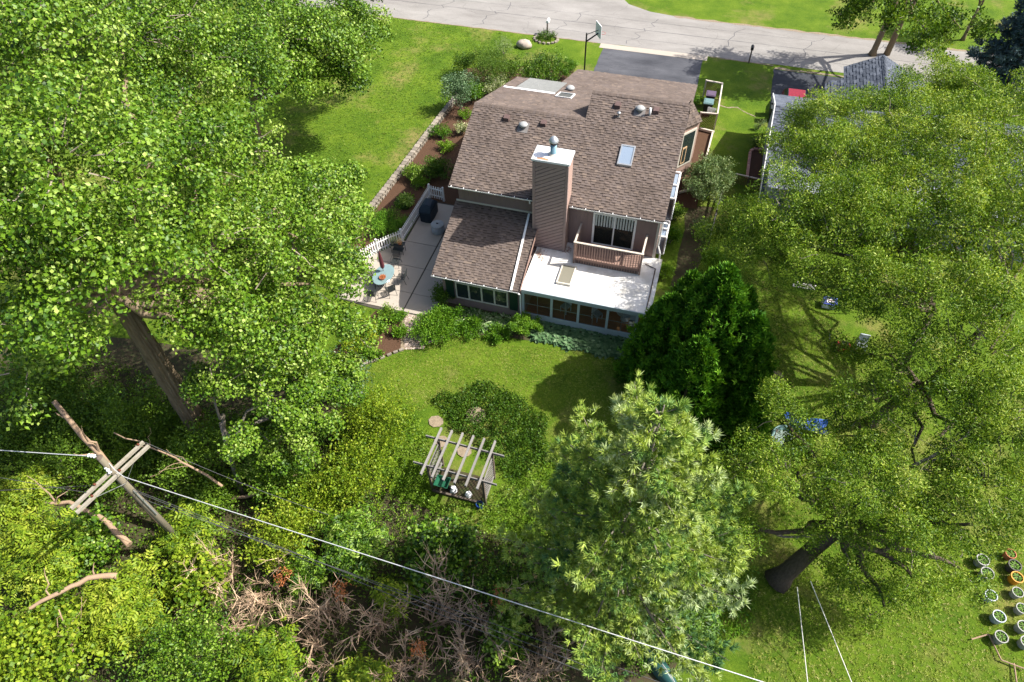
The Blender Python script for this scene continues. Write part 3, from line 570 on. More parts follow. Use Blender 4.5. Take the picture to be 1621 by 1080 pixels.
# roof furniture
def rp(x, y, h=0.0): return (x, y, fz(y)+h)
for x, y in ((-10.32, 32.2), (-8.2, 32.2), (-4.45, 33.85), (-2.34, 33.85)):
    mb = MB(); z = fz(y); mb.add([(x-.17, y-.17, z-.08), (x+.17, y-.17, z-.08), (x+.17, y+.17, z+.05), (x-.17, y+.17, z+.05), (x-.15, y-.17, z+.14), (x+.15, y-.17, z+.14), (x+.14, y+.15, z+.19), (x-.14, y+.15, z+.19)], [(4, 5, 6, 7), (0, 1, 5, 4), (1, 2, 6, 5), (2, 3, 7, 6), (3, 0, 4, 7)]); mb.build('box_vent', 'vent_brown', H)
for x, y in ((-9.25, 31.85), (-3.19, 33.75)):
    z = fz(y); MB().lathe((x, y, z), [(0.14, -.08), (0.14, 0.12), (0.24, 0.13), (0.25, 0.19), (0.2, 0.25), (0.1, 0.29), (0.02, 0.30)], 18).build('round_vent', 'vent_grey', H, smooth=True)
    MB().add([(x-.3, y-.34, fz(y-.34)+.035), (x+.3, y-.34, fz(y-.34)+.035), (x+.3, y+.25, fz(y+.25)+.035), (x-.3, y+.25, fz(y+.25)+.035)], [(0, 1, 2, 3)]).build('flashing', 'roof_flashing', H)
MB().lathe(rp(-2.63, 33.6), [(0.06, -.1), (0.06, 0.42), (0.045, 0.42), (0.045, 0.3)], 10).build('vent_pipe', 'white', H, smooth=True)
MB().lathe(rp(-4.25, 33.25), [(0.1, -.1), (0.055, 0.05), (0.055, 0.2), (0.11, 0.21), (0.1, 0.27), (0.02, 0.31)], 10).build('pipe_cap', 'galv', H, smooth=True)
def skylight(x0, x1, y0, y1, zf, parent, glass, frame='galv', hh=0.13):
    zz = lambda y_, h_: zf(y_)+h_
    f = MB(); t_ = 0.07
    for (a0, a1, b0, b1) in ((x0, x0+t_, y0, y1), (x1-t_, x1, y0, y1), (x0+t_, x1-t_, y0, y0+t_), (x0+t_, x1-t_, y1-t_, y1)):
        f.add([(a0, b0, zz(b0, -.02)), (a1, b0, zz(b0, -.02)), (a1, b1, zz(b1, -.02)), (a0, b1, zz(b1, -.02)), (a0, b0, zz(b0, hh)), (a1, b0, zz(b0, hh)), (a1, b1, zz(b1, hh)), (a0, b1, zz(b1, hh))], [(4, 5, 6, 7), (0, 1, 5, 4), (1, 2, 6, 5), (2, 3, 7, 6), (3, 0, 4, 7)])
    fo = f.build('skylight', frame, parent)
    MB().add([(x0+.03, y0+.03, zz(y0+.03, hh-.03)), (x1-.03, y0+.03, zz(y0+.03, hh-.03)), (x1-.03, y1-.03, zz(y1-.03, hh-.03)), (x0+.03, y1-.03, zz(y1-.03, hh-.03))], [(0, 1, 2, 3)]).build('pane', glass, fo); return fo
skylight(-3.72, -2.95, 30.5, 31.62, fz, H, 'pane_sky'); skylight(-8.7, -7.72, 36.95, 38.25, bz, H, 'pane_dark', 'white', 0.1)
MB().lathe((-8.3, 39.4, bz(39.4)), [(0.2, -.08), (0.2, 0.12), (0.3, 0.16), (0.22, 0.26), (0.05, 0.3)], 14).build('round_vent', 'vent_grey', H, smooth=True)
# chimney with diagonal boards
ch = MB().box((-7.52, 27.55, 2.2), (-5.72, 28.6, 8.18)).build('chimney', 'siding_dark', H)
cx0, cx1, cz0, cz1 = -7.40, -5.84, 2.47, 7.95
def clip(poly, f):
    out = []
    for i in range(len(poly)):
        a, b = poly[i], poly[(i+1) % len(poly)]; fa, fb = f(a), f(b)
        if fa >= 0: out.append(a)
        if fa*fb < 0: t_ = fa/(fa-fb); out.append((a[0]+(b[0]-a[0])*t_, a[1]+(b[1]-a[1])*t_))
    return out
k = 0.58
for i in range(0, 34):
    z = cz0-1.3+i*0.225; g_ = 0.018; poly = [(cx0-.1, z+g_), (cx1+.1, z+g_+(cx1-cx0+.2)*k), (cx1+.1, z+.225-g_+(cx1-cx0+.2)*k), (cx0-.1, z+.225-g_)]
    for f in (lambda p: p[0]-cx0, lambda p: cx1-p[0], lambda p: p[1]-cz0, lambda p: cz1-p[1]):
        if len(poly) > 2: poly = clip(poly, f)
    if len(poly) < 3: continue
    n_ = len(poly); vs = [(p[0], 27.55, p[1]) for p in poly]+[(p[0], 27.53, p[1]) for p in poly]
    MB().add(vs, [tuple(range(n_, 2*n_))]+[(j, (j+1) % n_, n_+(j+1) % n_, n_+j) for j in range(n_)]).build('siding_board', 'siding_board', ch)
for i in range(5): piece('siding_board', 'siding_pink', ch, (-5.712, 27.68+i*0.205, 5.2), (0.02, 0.195, 5.9))
for x0, x1 in ((-7.55, -7.41), (-5.83, -5.69)): MB().box((x0, 27.51, 2.46), (x1, 27.66 if x0 < -7 else 27.66, 8.1)).build('trim_board', 'siding_board', ch)
MB().box((-7.41, 27.512, 7.96), (-5.83, 27.6, 8.18)).build('trim_board', 'siding_board', ch)
MB().box((-7.6, 27.47, 8.19), (-5.64, 28.68, 8.3)).box((-7.56, 27.51, 8.301), (-5.68, 28.64, 8.315)).build('chimney_cap', 'capmetal', ch)
MB().add([(-7.3, 27.53, 8.319), (-6.7, 27.52, 8.319), (-6.75, 27.62, 8.319), (-7.0, 27.7, 8.319), (-7.35, 27.63, 8.319)], [(0, 1, 2, 3, 4)]).build('rust_patch', 'rust', ch)
fl = MB().lathe((-6.62, 28.1, 8.3), [(0.28, 0), (0.2, 0.07), (0.165, 0.1), (0.16, 0.62), (0.15, 0.62)], 18).build('flue', 'flue', ch, smooth=True)
MB().lathe((-6.62, 28.1, 8.3), [(0.28, 0.012), (0.21, 0.075), (0.168, 0.11)], 18, cap=False).build('flue_collar', 'cream', ch, smooth=True)
MB().lathe((-6.62, 28.1, 8.94), [(0.2, 0), (0.2, 0.08), (0.165, 0.1), (0.16, 0.16)], 16).build('flue_band', 'black', ch, smooth=True)
MB().lathe((-6.62, 28.1, 9.07), [(0.25, 0), (0.25, 0.05), (0.2, 0.13), (0.1, 0.24), (0.02, 0.28)], 18).build('flue_cap', 'galv', ch, smooth=True)
MB().box((-7.6, 27.45, 3.6), (-7.42, 27.52, 3.75)).build('vent_hood', 'weathered_dark', ch)
# low front room
LR = MB().box((-11.8, 24.27, 0), (-7.36, YW-.02, 2.3)).build('low_room', 'siding', H)
grooved('siding', (-11.8, 24.27), (-7.36, 24.27), 0.05, 0.62, 'siding', LR, (0, -1), 0.2, True); grooved('siding', (-11.8, YW), (-11.8, 24.27), 0.05, 2.3, 'siding', LR, (-1, 0), 0.2, True)
lz = lambda y: 2.42+0.375*(y-23.95)
lr = slab('low_roof', [(-12.25, 23.95, 2.42), (-7.25, 23.95, 2.42), (-7.25, YW, lz(YW)), (-12.25, YW, lz(YW))], 0.14, 'deck_brown', H)
shingles('shingle', lr, (-12.25, 23.95, 2.42), (1, 0, 0), (0, 1, 0.375), 5.0, ln(23.95, YW, 0.375)); gutter((-12.27, 23.98, 2.40), (-7.3, 23.98, 2.40), lr)
MB().beam((-12.2, YW-.03, lz(YW)+.06), (-7.6, YW-.03, lz(YW)+.06), 0.05, 0.09).build('flashing', 'cream', lr)
MB().beam((-7.93, 28.25, lz(28.25)+.07), (-7.72, 23.9, lz(23.9)+.07), 0.11, 0.08).build('downspout', 'white', lr)
MB().tube([(-7.3, 23.9, 2.3), (-7.3, 24.05, 2.1), (-7.3, 24.2, 1.95), (-7.3, 24.2, 0.1)], 0.045, 8).build('downspout', 'white', lr)
MB().beam((-7.24, 24.0, lz(24.0)+.02), (-7.24, 27.5, lz(27.5)+.02), 0.03, 0.16).build('fascia', 'deck_wood', lr)
wn = MB()
for (a, b_) in (((-11.05, 24.2, 0.66), (-8.02, 24.27, 0.74)), ((-11.05, 24.2, 1.83), (-8.02, 24.27, 1.91)), ((-11.05, 24.2, 0.741), (-10.98, 24.27, 1.829)), ((-8.09, 24.2, 0.741), (-8.02, 24.27, 1.829)), ((-10.32, 24.2, 0.741), (-10.23, 24.27, 1.829)), ((-9.58, 24.2, 0.741), (-9.49, 24.27, 1.829)), ((-8.84, 24.2, 0.741), (-8.75, 24.27, 1.829))): wn.box(a, b_)
win = wn.build('window', 'cream', LR)
for a, b_ in ((-10.98, -10.32), (-10.23, -9.58), (-9.49, -8.84), (-8.75, -8.09)): MB().box((a, 24.225, 0.741), (b_, 24.24, 1.829)).build('pane', 'pane_dark', win)
for a in (-11.62, -7.93):
    sh = MB().box((a, 24.21, 0.55), (a+.46, 24.265, 1.9)).build('shutter', 'shutter', LR)
    for i in range(12): MB().box((a+.05, 24.195, 0.62+i*.105), (a+.41, 24.21, 0.69+i*.105)).build('slat', 'shutter', sh) if i == 0 else None
# sunroom
SX0, SX1, SY0 = -7.22, -0.42, 24.28
sr = MB().box((SX0, SY0+.08, -0.02), (SX1, YW-.03, 0.12)).build('sunroom', 'floor_wood', H)
MB().box((SX0, YW-.13, 0.12), (SX1-.1, YW-.04, 2.2)).box((SX0, SY0+.1, 0.12), (SX0+.08, YW-.14, 2.2)).build('inner_wall', 'inner_wall', sr)
MB().prism([(SX0-.05, SY0-.1), (SX1+.05, SY0-.1), (SX1+.05, YW-.02), (SX0-.05, YW-.02)], 2.26, 2.44).build('flat_roof', 'white_roof', sr)
for i in range(1, 6): MB().box((SX0+1.15*i-.012, SY0-.09, 2.44), (SX0+1.15*i+.012, YW-.05, 2.447)).build('roof_seam', 'white_roof', sr)
MB().box((SX0-.06, SY0-.16, 2.31), (SX1+.06, SY0-.1, 2.43)).box((SX0-.03, SY0-.1, 2.1), (SX1+.03, SY0, 2.26)).build('fascia', 'shaded_white_trim', sr)
MB().tube([(-1.2, YW-.7, 2.5), (-0.62, YW-.9, 2.49), (-0.6, SY0+1.0, 2.49), (-0.62, SY0+.1, 2.49)], [.03, .03, .03, .03], 6).build('roof_pipe', 'weathered_dark', sr)
posts = [-7.17, -5.58, -4.10, -2.53, -0.98, -0.46]
MB().box((SX0, SY0-.02, 0), (SX1, SY0+.06, 0.5)).build('sill_wall', 'shaded_white_trim', sr)
for x in posts: MB().box((x-.065, SY0-.04, 0.02), (x+.065, SY0+.08, 2.1)).build('post', 'shaded_white_trim', sr)
for a, b_ in zip(posts[:-1], posts[1:]):
    p_ = MB().box((a+.065, SY0+.01, 0.51), (b_-.065, SY0+.022, 2.09)).build('pane', 'pane_see', sr)
    if b_-a > 1: MB().box(((a+b_)/2-.012, SY0+.0225, 0.52), ((a+b_)/2+.012, SY0+.05, 2.08)).box((a+.07, SY0+.0225, 1.2), ((a+b_)/2-.013, SY0+.05, 1.225)).box(((a+b_)/2+.013, SY0+.0225, 1.2), (b_-.07, SY0+.05, 1.225)).build('muntin', 'cream', p_)
MB().box((SX1-.02, SY0+.1, 0), (SX1+.03, YW-.05, 0.5)).box((SX1-.02, SY0+.1, 2.05), (SX1+.03, YW-.05, 2.26)).build('side_sill', 'white', sr)
for i in range(4): MB().box((SX1-.02, SY0+.15+i*1.27, 0.5), (SX1+.03, SY0+.27+i*1.27, 2.05)).build('post', 'white', sr)
MB().box((SX1, SY0+.28, 0.5), (SX1+.012, YW-.2, 2.05)).build('pane', 'pane_see', sr)
skylight(-5.55, -4.75, 25.0, 26.45, lambda y: 2.44, sr, 'pane_milk', 'cream', 0.14)
for x, y, z in ((-7.0, 27.1, 2.44), (-6.85, 26.75, 2.44), (-5.55, 27.7, 2.44)):
    lf = [(x+rnd.gauss(0, .14), y+rnd.gauss(0, .16)) for _ in range(60)]; V, F, tt = scatter(T['mid'], np.array([(a, b_, 2.46) for a, b_ in lf]), frames(np.tile([0, 0, 1.], (60, 1))), np.full(60, 0.5), np.full(60, 0.2)); o_ = mesh_np('dead_leaves', V, F, tt, 'lf_brown', sr); o_['kind'] = 'stuff'
# sunroom furniture
tb = thing('sunroom_table', 'white round table seen through the right sunroom window', 'table', (-1.7, 25.6, 0.12)); MB().lathe((-1.7, 25.6, 0.8), [(0.55, 0), (0.55, 0.04)], 22).build('table_top', 'white', tb); MB().lathe((-1.7, 25.6, 0.12), [(0.25, 0), (0.05, 0.05), (0.05, 0.68)], 12).build('leg', 'white', tb)
for i, (x, y, rz, lab) in enumerate(((-1.2, 25.0, 0.4, 'white chair at the front of the sunroom table'), (-2.5, 26.2, 2.2, 'white chair at the left of the sunroom table'), (-3.2, 25.2, 1.0, 'white chair behind the third sunroom window from the left'), (-5.0, 25.3, -0.5, 'white chair behind the second sunroom window from the left'))):
    if i == 0:
        c0 = thing('chair', lab, 'chair', (x, y, 0.12), 'chairs in the sunroom'); MB().box((x-.22, y-.22, 0.52), (x+.22, y+.22, 0.57)).build('seat', 'fabric', c0); MB().box((x-.22, y+.2, 0.575), (x+.22, y+.24, 1.05)).build('backrest', 'white', c0)
        for sx in (-.2, .2):
            for sy in (-.2, .2): MB().box((x+sx-.02, y+sy-.02, 0.12), (x+sx+.02, y+sy+.02, 0.519)).build('leg', 'white', c0)
    else: copy_tree(c0, (x, y, 0.12), rz, 1, lab)
# balcony
bal = MB().box((-4.98, 26.86, 2.62), (-1.42, YW-.03, 2.72)).build('balcony', 'deck_wood', H)
for i in range(10): piece('deck_board', 'deck_wood', bal, (-3.2, 26.93+i*0.148, 2.735), (3.5, 0.138, 0.028))
bar('rail', 'rail_cream', bal, (-5.06, 26.8, 3.98), (-1.32, 26.8, 3.98), 0.11, 0.05); bar('rail', 'deck_wood', bal, (-5.0, 26.835, 2.80), (-1.4, 26.835, 2.80), 0.03, 0.14)
for x in (-5.0, -1.4):
    bar('rail', 'rail_cream', bal, (x, 26.86, 3.98), (x, YW-.03, 3.98), 0.10, 0.05); bar('rail', 'deck_wood', bal, (x, 26.86, 2.78), (x, YW-.03, 2.78), 0.03, 0.12); piece('post', 'deck_wood', bal, (x, 26.79, 3.22), (0.09, 0.09, 1.46))
    for i in range(9): piece('baluster', 'deck_wood', bal, (x, 26.98+i*.15, 3.36), (0.035, 0.035, 1.18))
for i in range(25): piece('baluster', 'deck_wood', bal, (-4.88+i*0.14, 26.79, 3.24), (0.04, 0.035, 1.42))
MB().box((-4.94, 26.84, 2.45), (-1.46, 26.86, 2.62)).build('rim_joist', 'siding_dark', bal)
# sliding door
dr = MB().box((-4.38, YW-.07, 2.74), (-4.27, YW-.015, 4.92)).box((-2.16, YW-.07, 2.74), (-2.05, YW-.015, 4.92)).box((-4.269, YW-.07, 4.83), (-2.161, YW-.015, 4.92)).box((-4.269, YW-.07, 2.74), (-2.161, YW-.015, 2.80)).box((-3.25, YW-.075, 2.801), (-3.18, YW-.02, 4.829)).build('sliding_door', 'white', H)
MB().box((-4.26, YW-.045, 2.81), (-3.26, YW-.035, 4.82)).box((-3.17, YW-.045, 2.81), (-2.17, YW-.035, 4.82)).build('pane', 'pane_see', dr)
MB().box((-4.26, YW-.03, 2.81), (-2.17, YW-.0165, 4.82)).build('unlit_room_sheet', 'black', dr)  # black sheet painted as the darkness of the unlit room behind the glass
for i in range(14):
    x = -4.2+i*0.148
    if abs(x+3.22) > 0.05: piece('blind_slat', 'white', dr, (x, YW-.034, 4.42), (0.085, 0.004, 0.78))
# clipped bay on the right
bp = [(-0.86, 37.6), (0.07, 38.8), (-0.86, 40.3)]
by = MB().prism(bp, 0.7, 4.62).build('bay', 'siding_pink', H)
dx, dy = 0.93, 1.2; bl = math.hypot(dx, dy); d = Vector((dx/bl, dy/bl, 0)); nn = Vector((dy/bl, -dx/bl, 0)); p0 = Vector((-0.86, 37.6, 0))
def bayq(name, s0, s1, z0, z1, off, th, mat, par):
    a = p0+d*s0+nn*off; b_ = p0+d*s1+nn*off; return MB().beam((a+b_)/2+Vector((0, 0, z0)), (a+b_)/2+Vector((0, 0, z1)), 0.02, 0.02).build(name, mat, par) if False else MB().add([a+Vector((0, 0, z0)), b_+Vector((0, 0, z0)), b_+Vector((0, 0, z1)), a+Vector((0, 0, z1)), a+nn*th+Vector((0, 0, z0)), b_+nn*th+Vector((0, 0, z0)), b_+nn*th+Vector((0, 0, z1)), a+nn*th+Vector((0, 0, z1))], [(4, 5, 6, 7), (0, 1, 5, 4), (1, 2, 6, 5), (2, 3, 7, 6), (3, 0, 4, 7)]).build(name, mat, par)
wb = bayq('window', 0.12, 1.32, 1.75, 4.25, 0.0, 0.05, 'cream', by); bayq('pane', 0.24, 1.20, 1.9, 4.12, 0.051, 0.01, 'pane_dark', wb); bayq('sash', 0.3, 0.66, 2.0, 3.2, 0.062, 0.03, 'tan_frame', wb); bayq('pane', 0.36, 0.60, 2.1, 3.1, 0.093, 0.006, 'pane_dark', wb)
bro = slab('bay_roof', [(-0.88, 37.45, 4.68), (0.2, 38.72, 4.68), (-0.7, 38.9, 5.9)], 0.05, 'deck_brown', H); ro2 = slab('bay_roof', [(0.2, 38.72, 4.68), (-0.86, 40.5, 4.68), (-0.7, 38.9, 5.9)], 0.05, 'deck_brown', H)
du = Vector((0.2+.88, 38.72-37.45, 0)).normalized(); ap = Vector((-0.7, 38.9, 5.9)); pe = Vector((-0.88, 37.45, 4.68)); foot = pe+du*((ap-pe).dot(du)); vd = (ap-foot); Lu = (Vector((0.2, 38.72, 4.68))-pe).length; fu = (foot-pe).length
shingles('shingle', bro, pe, du, vd, Lu, vd.length, u0=lambda v_: fu*v_/vd.length, u1=lambda v_: Lu-(Lu-fu)*v_/vd.length)
for x, y in ((-0.2, 38.7), (-0.6, 38.2)): piece('support_post', 'cream', by, (x, y, 0.35), (0.1, 0.1, 0.7))
# garden windows and downspout on the right wall
for y0, y1, z0, z1 in ((33.6, 36.2, 1.0, 2.5), (30.2, 31.6, 1.2, 2.4)):
    f = MB()
    for y in (y0, (y0+y1)/2, y1): f.box((-0.84, y-.04, z1), (-0.40, y+.04, z1+.07)).box((-0.47, y-.04, z0), (-0.40, y+.04, z1-.002))
    f.box((-0.475, y0-.05, z1-.05), (-0.38, y1+.05, z1-.003)).box((-0.84, y0-.05, z0-.07), (-0.38, y1+.05, z0-.002)); f_ = f.build('garden_window', 'white', H); MB().box((-0.84, y0, z1-.09), (-0.48, y1, z1-.06)).box((-0.46, y0+.04, z0), (-0.45, y1-.04, z1-.06)).build('pane', 'pane_sky', f_)
MB().tube([(X1-.06, YE-.04, ZE-.06), (X1+.12, YE+.05, ZE-.15), (-0.72, YW+.15, ZE-.55), (-0.74, YW+.15, 3.2), (-0.55, YW+.1, 2.7), (-0.5, YW+.2, 0.2)], 0.045, 8).build('downspout', 'white', H)
# ------------------------------------------------------------------ trees
def WL_(px, py, z, r): return (tuple(W(px, py, z)), r)
# big cottonwood on the left
cb = (-19.9, 12.4)
lob = [WL_(40, 90, 17, (4.4, 4.4, 3.4)), WL_(190, 60, 14.5, (4.6, 4.6, 3.4)), WL_(330, 120, 12.5, (4.2, 4.2, 3.0)), WL_(90, 260, 16.5, (3.6, 3.6, 2.8)), WL_(240, 250, 14, (3.6, 3.6, 2.6)),
       WL_(365, 240, 11.5, (2.4, 2.4, 1.8)), WL_(40, 420, 15, (2.6, 2.6, 2.0)), WL_(160, 400, 14.2, (2.6, 2.6, 2.0)), WL_(300, 380, 12, (3.0, 3.0, 2.2)), WL_(430, 370, 9.6, (3.1, 3.1, 2.2)),
       WL_(510, 330, 7.5, (2.5, 2.6, 2.0)), WL_(385, 480, 9.2, (2.5, 2.5, 1.8)), WL_(490, 450, 7.6, (2.6, 2.6, 1.9)), WL_(540, 425, 5.8, (1.4, 1.4, 1.0)), WL_(45, 575, 10.5, (2.1, 2.1, 1.5)), WL_(420, 560, 7.2, (2.0, 2.0, 1.5)), WL_(500, 545, 5.4, (1.7, 1.7, 1.2)), WL_(90, 490, 13, (1.8, 1.8, 1.4)), WL_(-80, 250, 17, (3.5, 3.5, 2.6)), WL_(130, 540, 9.6, (1.3, 1.3, 0.9)), WL_(300, 495, 9.6, (1.5, 1.5, 1.0)), WL_(545, 520, 4.6, (1.7, 1.7, 1.2)), WL_(460, 520, 7, (1.9, 1.9, 1.4)), WL_(340, 550, 8.6, (1.5, 1.5, 1.0)), WL_(550, 385, 5.4, (1.2, 1.2, 0.9))]
tree('cottonwood_tree', 'huge cottonwood with thick ridged trunk filling the left of the picture', cb, lob, 'poplar', 29000, 'lf_poplar', 0.6, (-19.7, 12.6, 10.3), size=1.15, sub=0.8, dens=1.7, limb_r=0.24, tint0=0.5, tvar=0.22,
     trunk_pts=[(-19.95, 12.3, -0.1), (-19.9, 12.4, 0.5), (-19.9, 12.4, 4), (-19.85, 12.5, 7.5), (-19.7, 12.6, 10.3)], twigs=0.55, shell=0.35)
tree('cottonwood_tree', 'leafy tree behind the cottonwood, its rounded crown lit beside the side lawn', (-28.5, 33.0), [WL_(520, 85, 6.5, (3.4, 3.6, 3.0)), WL_(455, 60, 8.5, (3.4, 3.6, 3.0)), WL_(560, 40, 6, (2.6, 2.8, 2.6)), WL_(450, 105, 7, (2.6, 2.6, 2.2)), WL_(400, 100, 9, (3.0, 3.0, 2.6)), WL_(530, 120, 5, (1.9, 1.9, 1.7))],
     'poplar', 9500, 'lf_poplar', 0.35, (-28.0, 33.5, 5), size=1.3, sub=0.8, dens=2.0, tint0=0.45, shell=0.35)
tree('cottonwood_tree', 'smaller leafy tree whose crown overhangs the low retaining wall', (-21.0, 24.0), [WL_(505, 310, 6.0, (1.9, 2.0, 1.7)), WL_(460, 300, 6.5, (1.9, 1.9, 1.6)), WL_(540, 355, 5, (1.5, 1.6, 1.4)), WL_(535, 285, 5.0, (1.2, 1.2, 1.0))], 'poplar', 6000, 'lf_poplar', 0.22, (-20.5, 24, 3.5), size=1.2, sub=0.55, dens=3.0, tint0=0.55, shell=0.35)
tree('street_tree', 'dark green tree at the road edge behind the cottonwoods', (-30.5, 52.0), [((-30.5, 52, 4.6), (2.6, 2.6, 2.4)), ((-32.8, 51, 4.2), (2.4, 2.4, 2.2)), ((-29.4, 53, 3.4), (1.6, 1.6, 1.6)), ((-31, 55, 4), (2, 2, 2))], 'maple', 3500, 'lf_dark', 0.2, (-30.5, 52, 2.2), size=1.6, sub=0.8, dens=1.6, shell=0.4)
tree('street_tree', 'leafy tree in the top left corner behind the cottonwood crown', (-44, 44), [((-44, 44, 8), (5, 5, 4)), ((-38, 42, 7), (4.5, 4.5, 3.5)), ((-50, 40, 8), (5, 5, 4)), ((-36, 48, 6), (4, 4, 3.4)), ((-47, 52, 7), (5, 5, 4))], 'poplar', 3600, 'lf_dark', 0.35, (-44, 44, 4), size=2.3, sub=1.2, dens=1.0, shell=0.4)
# multi-stemmed boxelder beside the cottonwood trunk
bx = W(385, 778)
stems = MB()
tree('boxelder_tree', 'slender tree with pale forked stems in front of the cottonwood trunk', (bx[0], bx[1]), [WL_(330, 610, 6.6, (1.0, 1.0, 0.8)), WL_(430, 620, 5.2, (1.9, 1.9, 1.3)), WL_(500, 640, 4.0, (1.7, 1.8, 1.3)), WL_(380, 690, 4.6, (1.0, 1.0, 0.8)), WL_(470, 700, 3.2, (1.3, 1.3, 1.0)), WL_(540, 610, 3.6, (1.4, 1.4, 1.1))], 'maple', 6500, 'lf_poplar', 0.15, tuple(W(358, 690, 3.4)), bark='bark_grey', size=1.05, sub=0.6, dens=2.2, tint0=0.5, limb_r=0.09,
     trunk_pts=[(bx[0], bx[1], -0.1), tuple(W(378, 765, 0.5)), tuple(W(365, 725, 2.0)), tuple(W(350, 670, 4.2))])
# right-hand trees, fine foliage, thinner crowns
def locust(lab, base, lobes, n_, tr, fork, tint0=0.55, pts=None, size=1.0, dens=2.4, sub=0.62, twigs=0.5, shell=0.35, lo=-0.6):
    return tree('locust_tree', lab, base, lobes, 'locust', n_, 'lf_locust', tr, fork, bark='bark_dark', size=size, sub=sub, dens=dens, tint0=tint0, tvar=0.22, trunk_pts=pts, twigs=twigs, shell=shell, lo=lo, limb_r=tr*0.42, flat=0.7)
locust('broad fine leaved tree shading the grey neighboring house, with a straight dark trunk', (12.1, 24.8), [WL_(1240, 330, 8.0, (2.6, 2.6, 1.9)), WL_(1340, 270, 8.5, (2.8, 2.8, 2.0)), WL_(1300, 190, 8.0, (2.2, 2.2, 1.6)), WL_(1420, 220, 8.5, (2.6, 2.6, 1.9)), WL_(1205, 400, 6.5, (1.7, 1.7, 1.2)), WL_(1320, 400, 8.5, (2.6, 2.6, 1.9)), WL_(1420, 350, 9.2, (2.8, 2.8, 2.0)), WL_(1300, 455, 7.5, (1.5, 1.5, 1.1)), WL_(1150, 360, 5.5, (1.3, 1.5, 1.0)), WL_(1410, 480, 8.5, (2.2, 2.2, 1.6)), WL_(1360, 180, 7.5, (2.0, 2.0, 1.4)), WL_(1250, 250, 7, (1.8, 1.8, 1.3)), WL_(1330, 330, 8.5, (2.0, 2.0, 1.4)), WL_(1190, 350, 6.5, (1.6, 1.6, 1.2)), WL_(1290, 225, 6.5, (1.9, 1.9, 1.3)), WL_(1385, 265, 7, (2.0, 2.0, 1.4)), WL_(1400, 310, 7.5, (1.9, 1.9, 1.3))], 31000, 0.26, (11.9, 25.2, 5.2), size=1.2)
locust('tallest fine leaved tree at the right edge with yellowish tips', (13.9, 25.3), [WL_(1510, 230, 9.5, (2.8, 2.8, 2.0)), WL_(1590, 180, 9.5, (2.8, 2.8, 2.0)), WL_(1520, 360, 10, (2.8, 2.8, 2.0)), WL_(1610, 320, 10.5, (2.8, 2.8, 2.0)), WL_(1500, 480, 9.5, (2.4, 2.4, 1.7)), WL_(1600, 450, 10, (2.6, 2.6, 1.9)), WL_(1480, 120, 8, (2.0, 2.0, 1.5)), WL_(1570, 560, 9, (2.2, 2.2, 1.6)), WL_(1660, 250, 10, (2.8, 2.8, 2.0)), WL_(1460, 290, 9.5, (2.2, 2.2, 1.6)), WL_(1560, 270, 10, (2.2, 2.2, 1.6)), WL_(1440, 160, 8, (1.8, 1.8, 1.3)), WL_(1480, 210, 7.5, (2.0, 2.0, 1.4)), WL_(1560, 340, 8.5, (2.0, 2.0, 1.4)), WL_(1540, 150, 8, (2.0, 2.0, 1.4))], 27000, 0.28, (14.6, 25.6, 5), tint0=0.55, size=1.2, pts=[(13.9, 25.2, -.1), (14.0, 25.3, 0.5), (14.3, 25.5, 2.6), (14.6, 25.6, 5)])
locust('leaning fine leaved tree over the right lawn, dark stump like trunk showing near the pool', (11.1, 22.2), [WL_(1390, 640, 6.5, (2.0, 2.0, 1.4)), WL_(1500, 640, 7.5, (2.2, 2.2, 1.6)), WL_(1590, 660, 8, (2.2, 2.2, 1.6)), WL_(1330, 690, 5.5, (1.7, 1.7, 1.2)), WL_(1450, 740, 6.5, (2.0, 2.0, 1.4)), WL_(1560, 770, 7, (2.0, 2.0, 1.4)), WL_(1345, 552, 4, (1.0, 1.0, 0.7)), WL_(1400, 560, 5, (1.3, 1.3, 0.9))], 10500, 0.3, (11.6, 21.8, 4), tint0=0.5, size=1.12, twigs=0.7, dens=3.0, sub=0.5)
locust('fine leaved tree with the thick dark trunk at lower right beside the white pine', (7.28, 13.16), [WL_(1250, 760, 6, (1.7, 1.7, 1.2)), WL_(1370, 770, 6.5, (1.9, 1.9, 1.3)), WL_(1440, 840, 6, (1.7, 1.7, 1.2)), WL_(1240, 660, 5.5, (1.6, 1.6, 1.1)), WL_(1540, 830, 6.5, (1.6, 1.6, 1.1)), WL_(1170, 850, 4, (1.2, 1.2, 0.9)), WL_(1330, 850, 5, (1.3, 1.3, 0.9)), WL_(1180, 740, 5, (1.3, 1.3, 0.9)), WL_(1345, 905, 3.0, (1.2, 1.2, 0.8)), WL_(1445, 915, 3.0, (1.3, 1.3, 0.8)), WL_(1400, 960, 2.4, (1.0, 1.0, 0.6)), WL_(1520, 900, 3.5, (1.1, 1.1, 0.7)), WL_(1250, 715, 3.8, (1.0, 1.0, 0.7))], 11500, 0.44, (8.3, 13.9, 4.2), tint0=0.5, size=1.08, twigs=0.7, dens=3.0, sub=0.5, pts=[(7.1, 13.0, -.1), (7.3, 13.2, 0.4), (7.7, 13.5, 2.2), (8.3, 13.9, 4.4)])
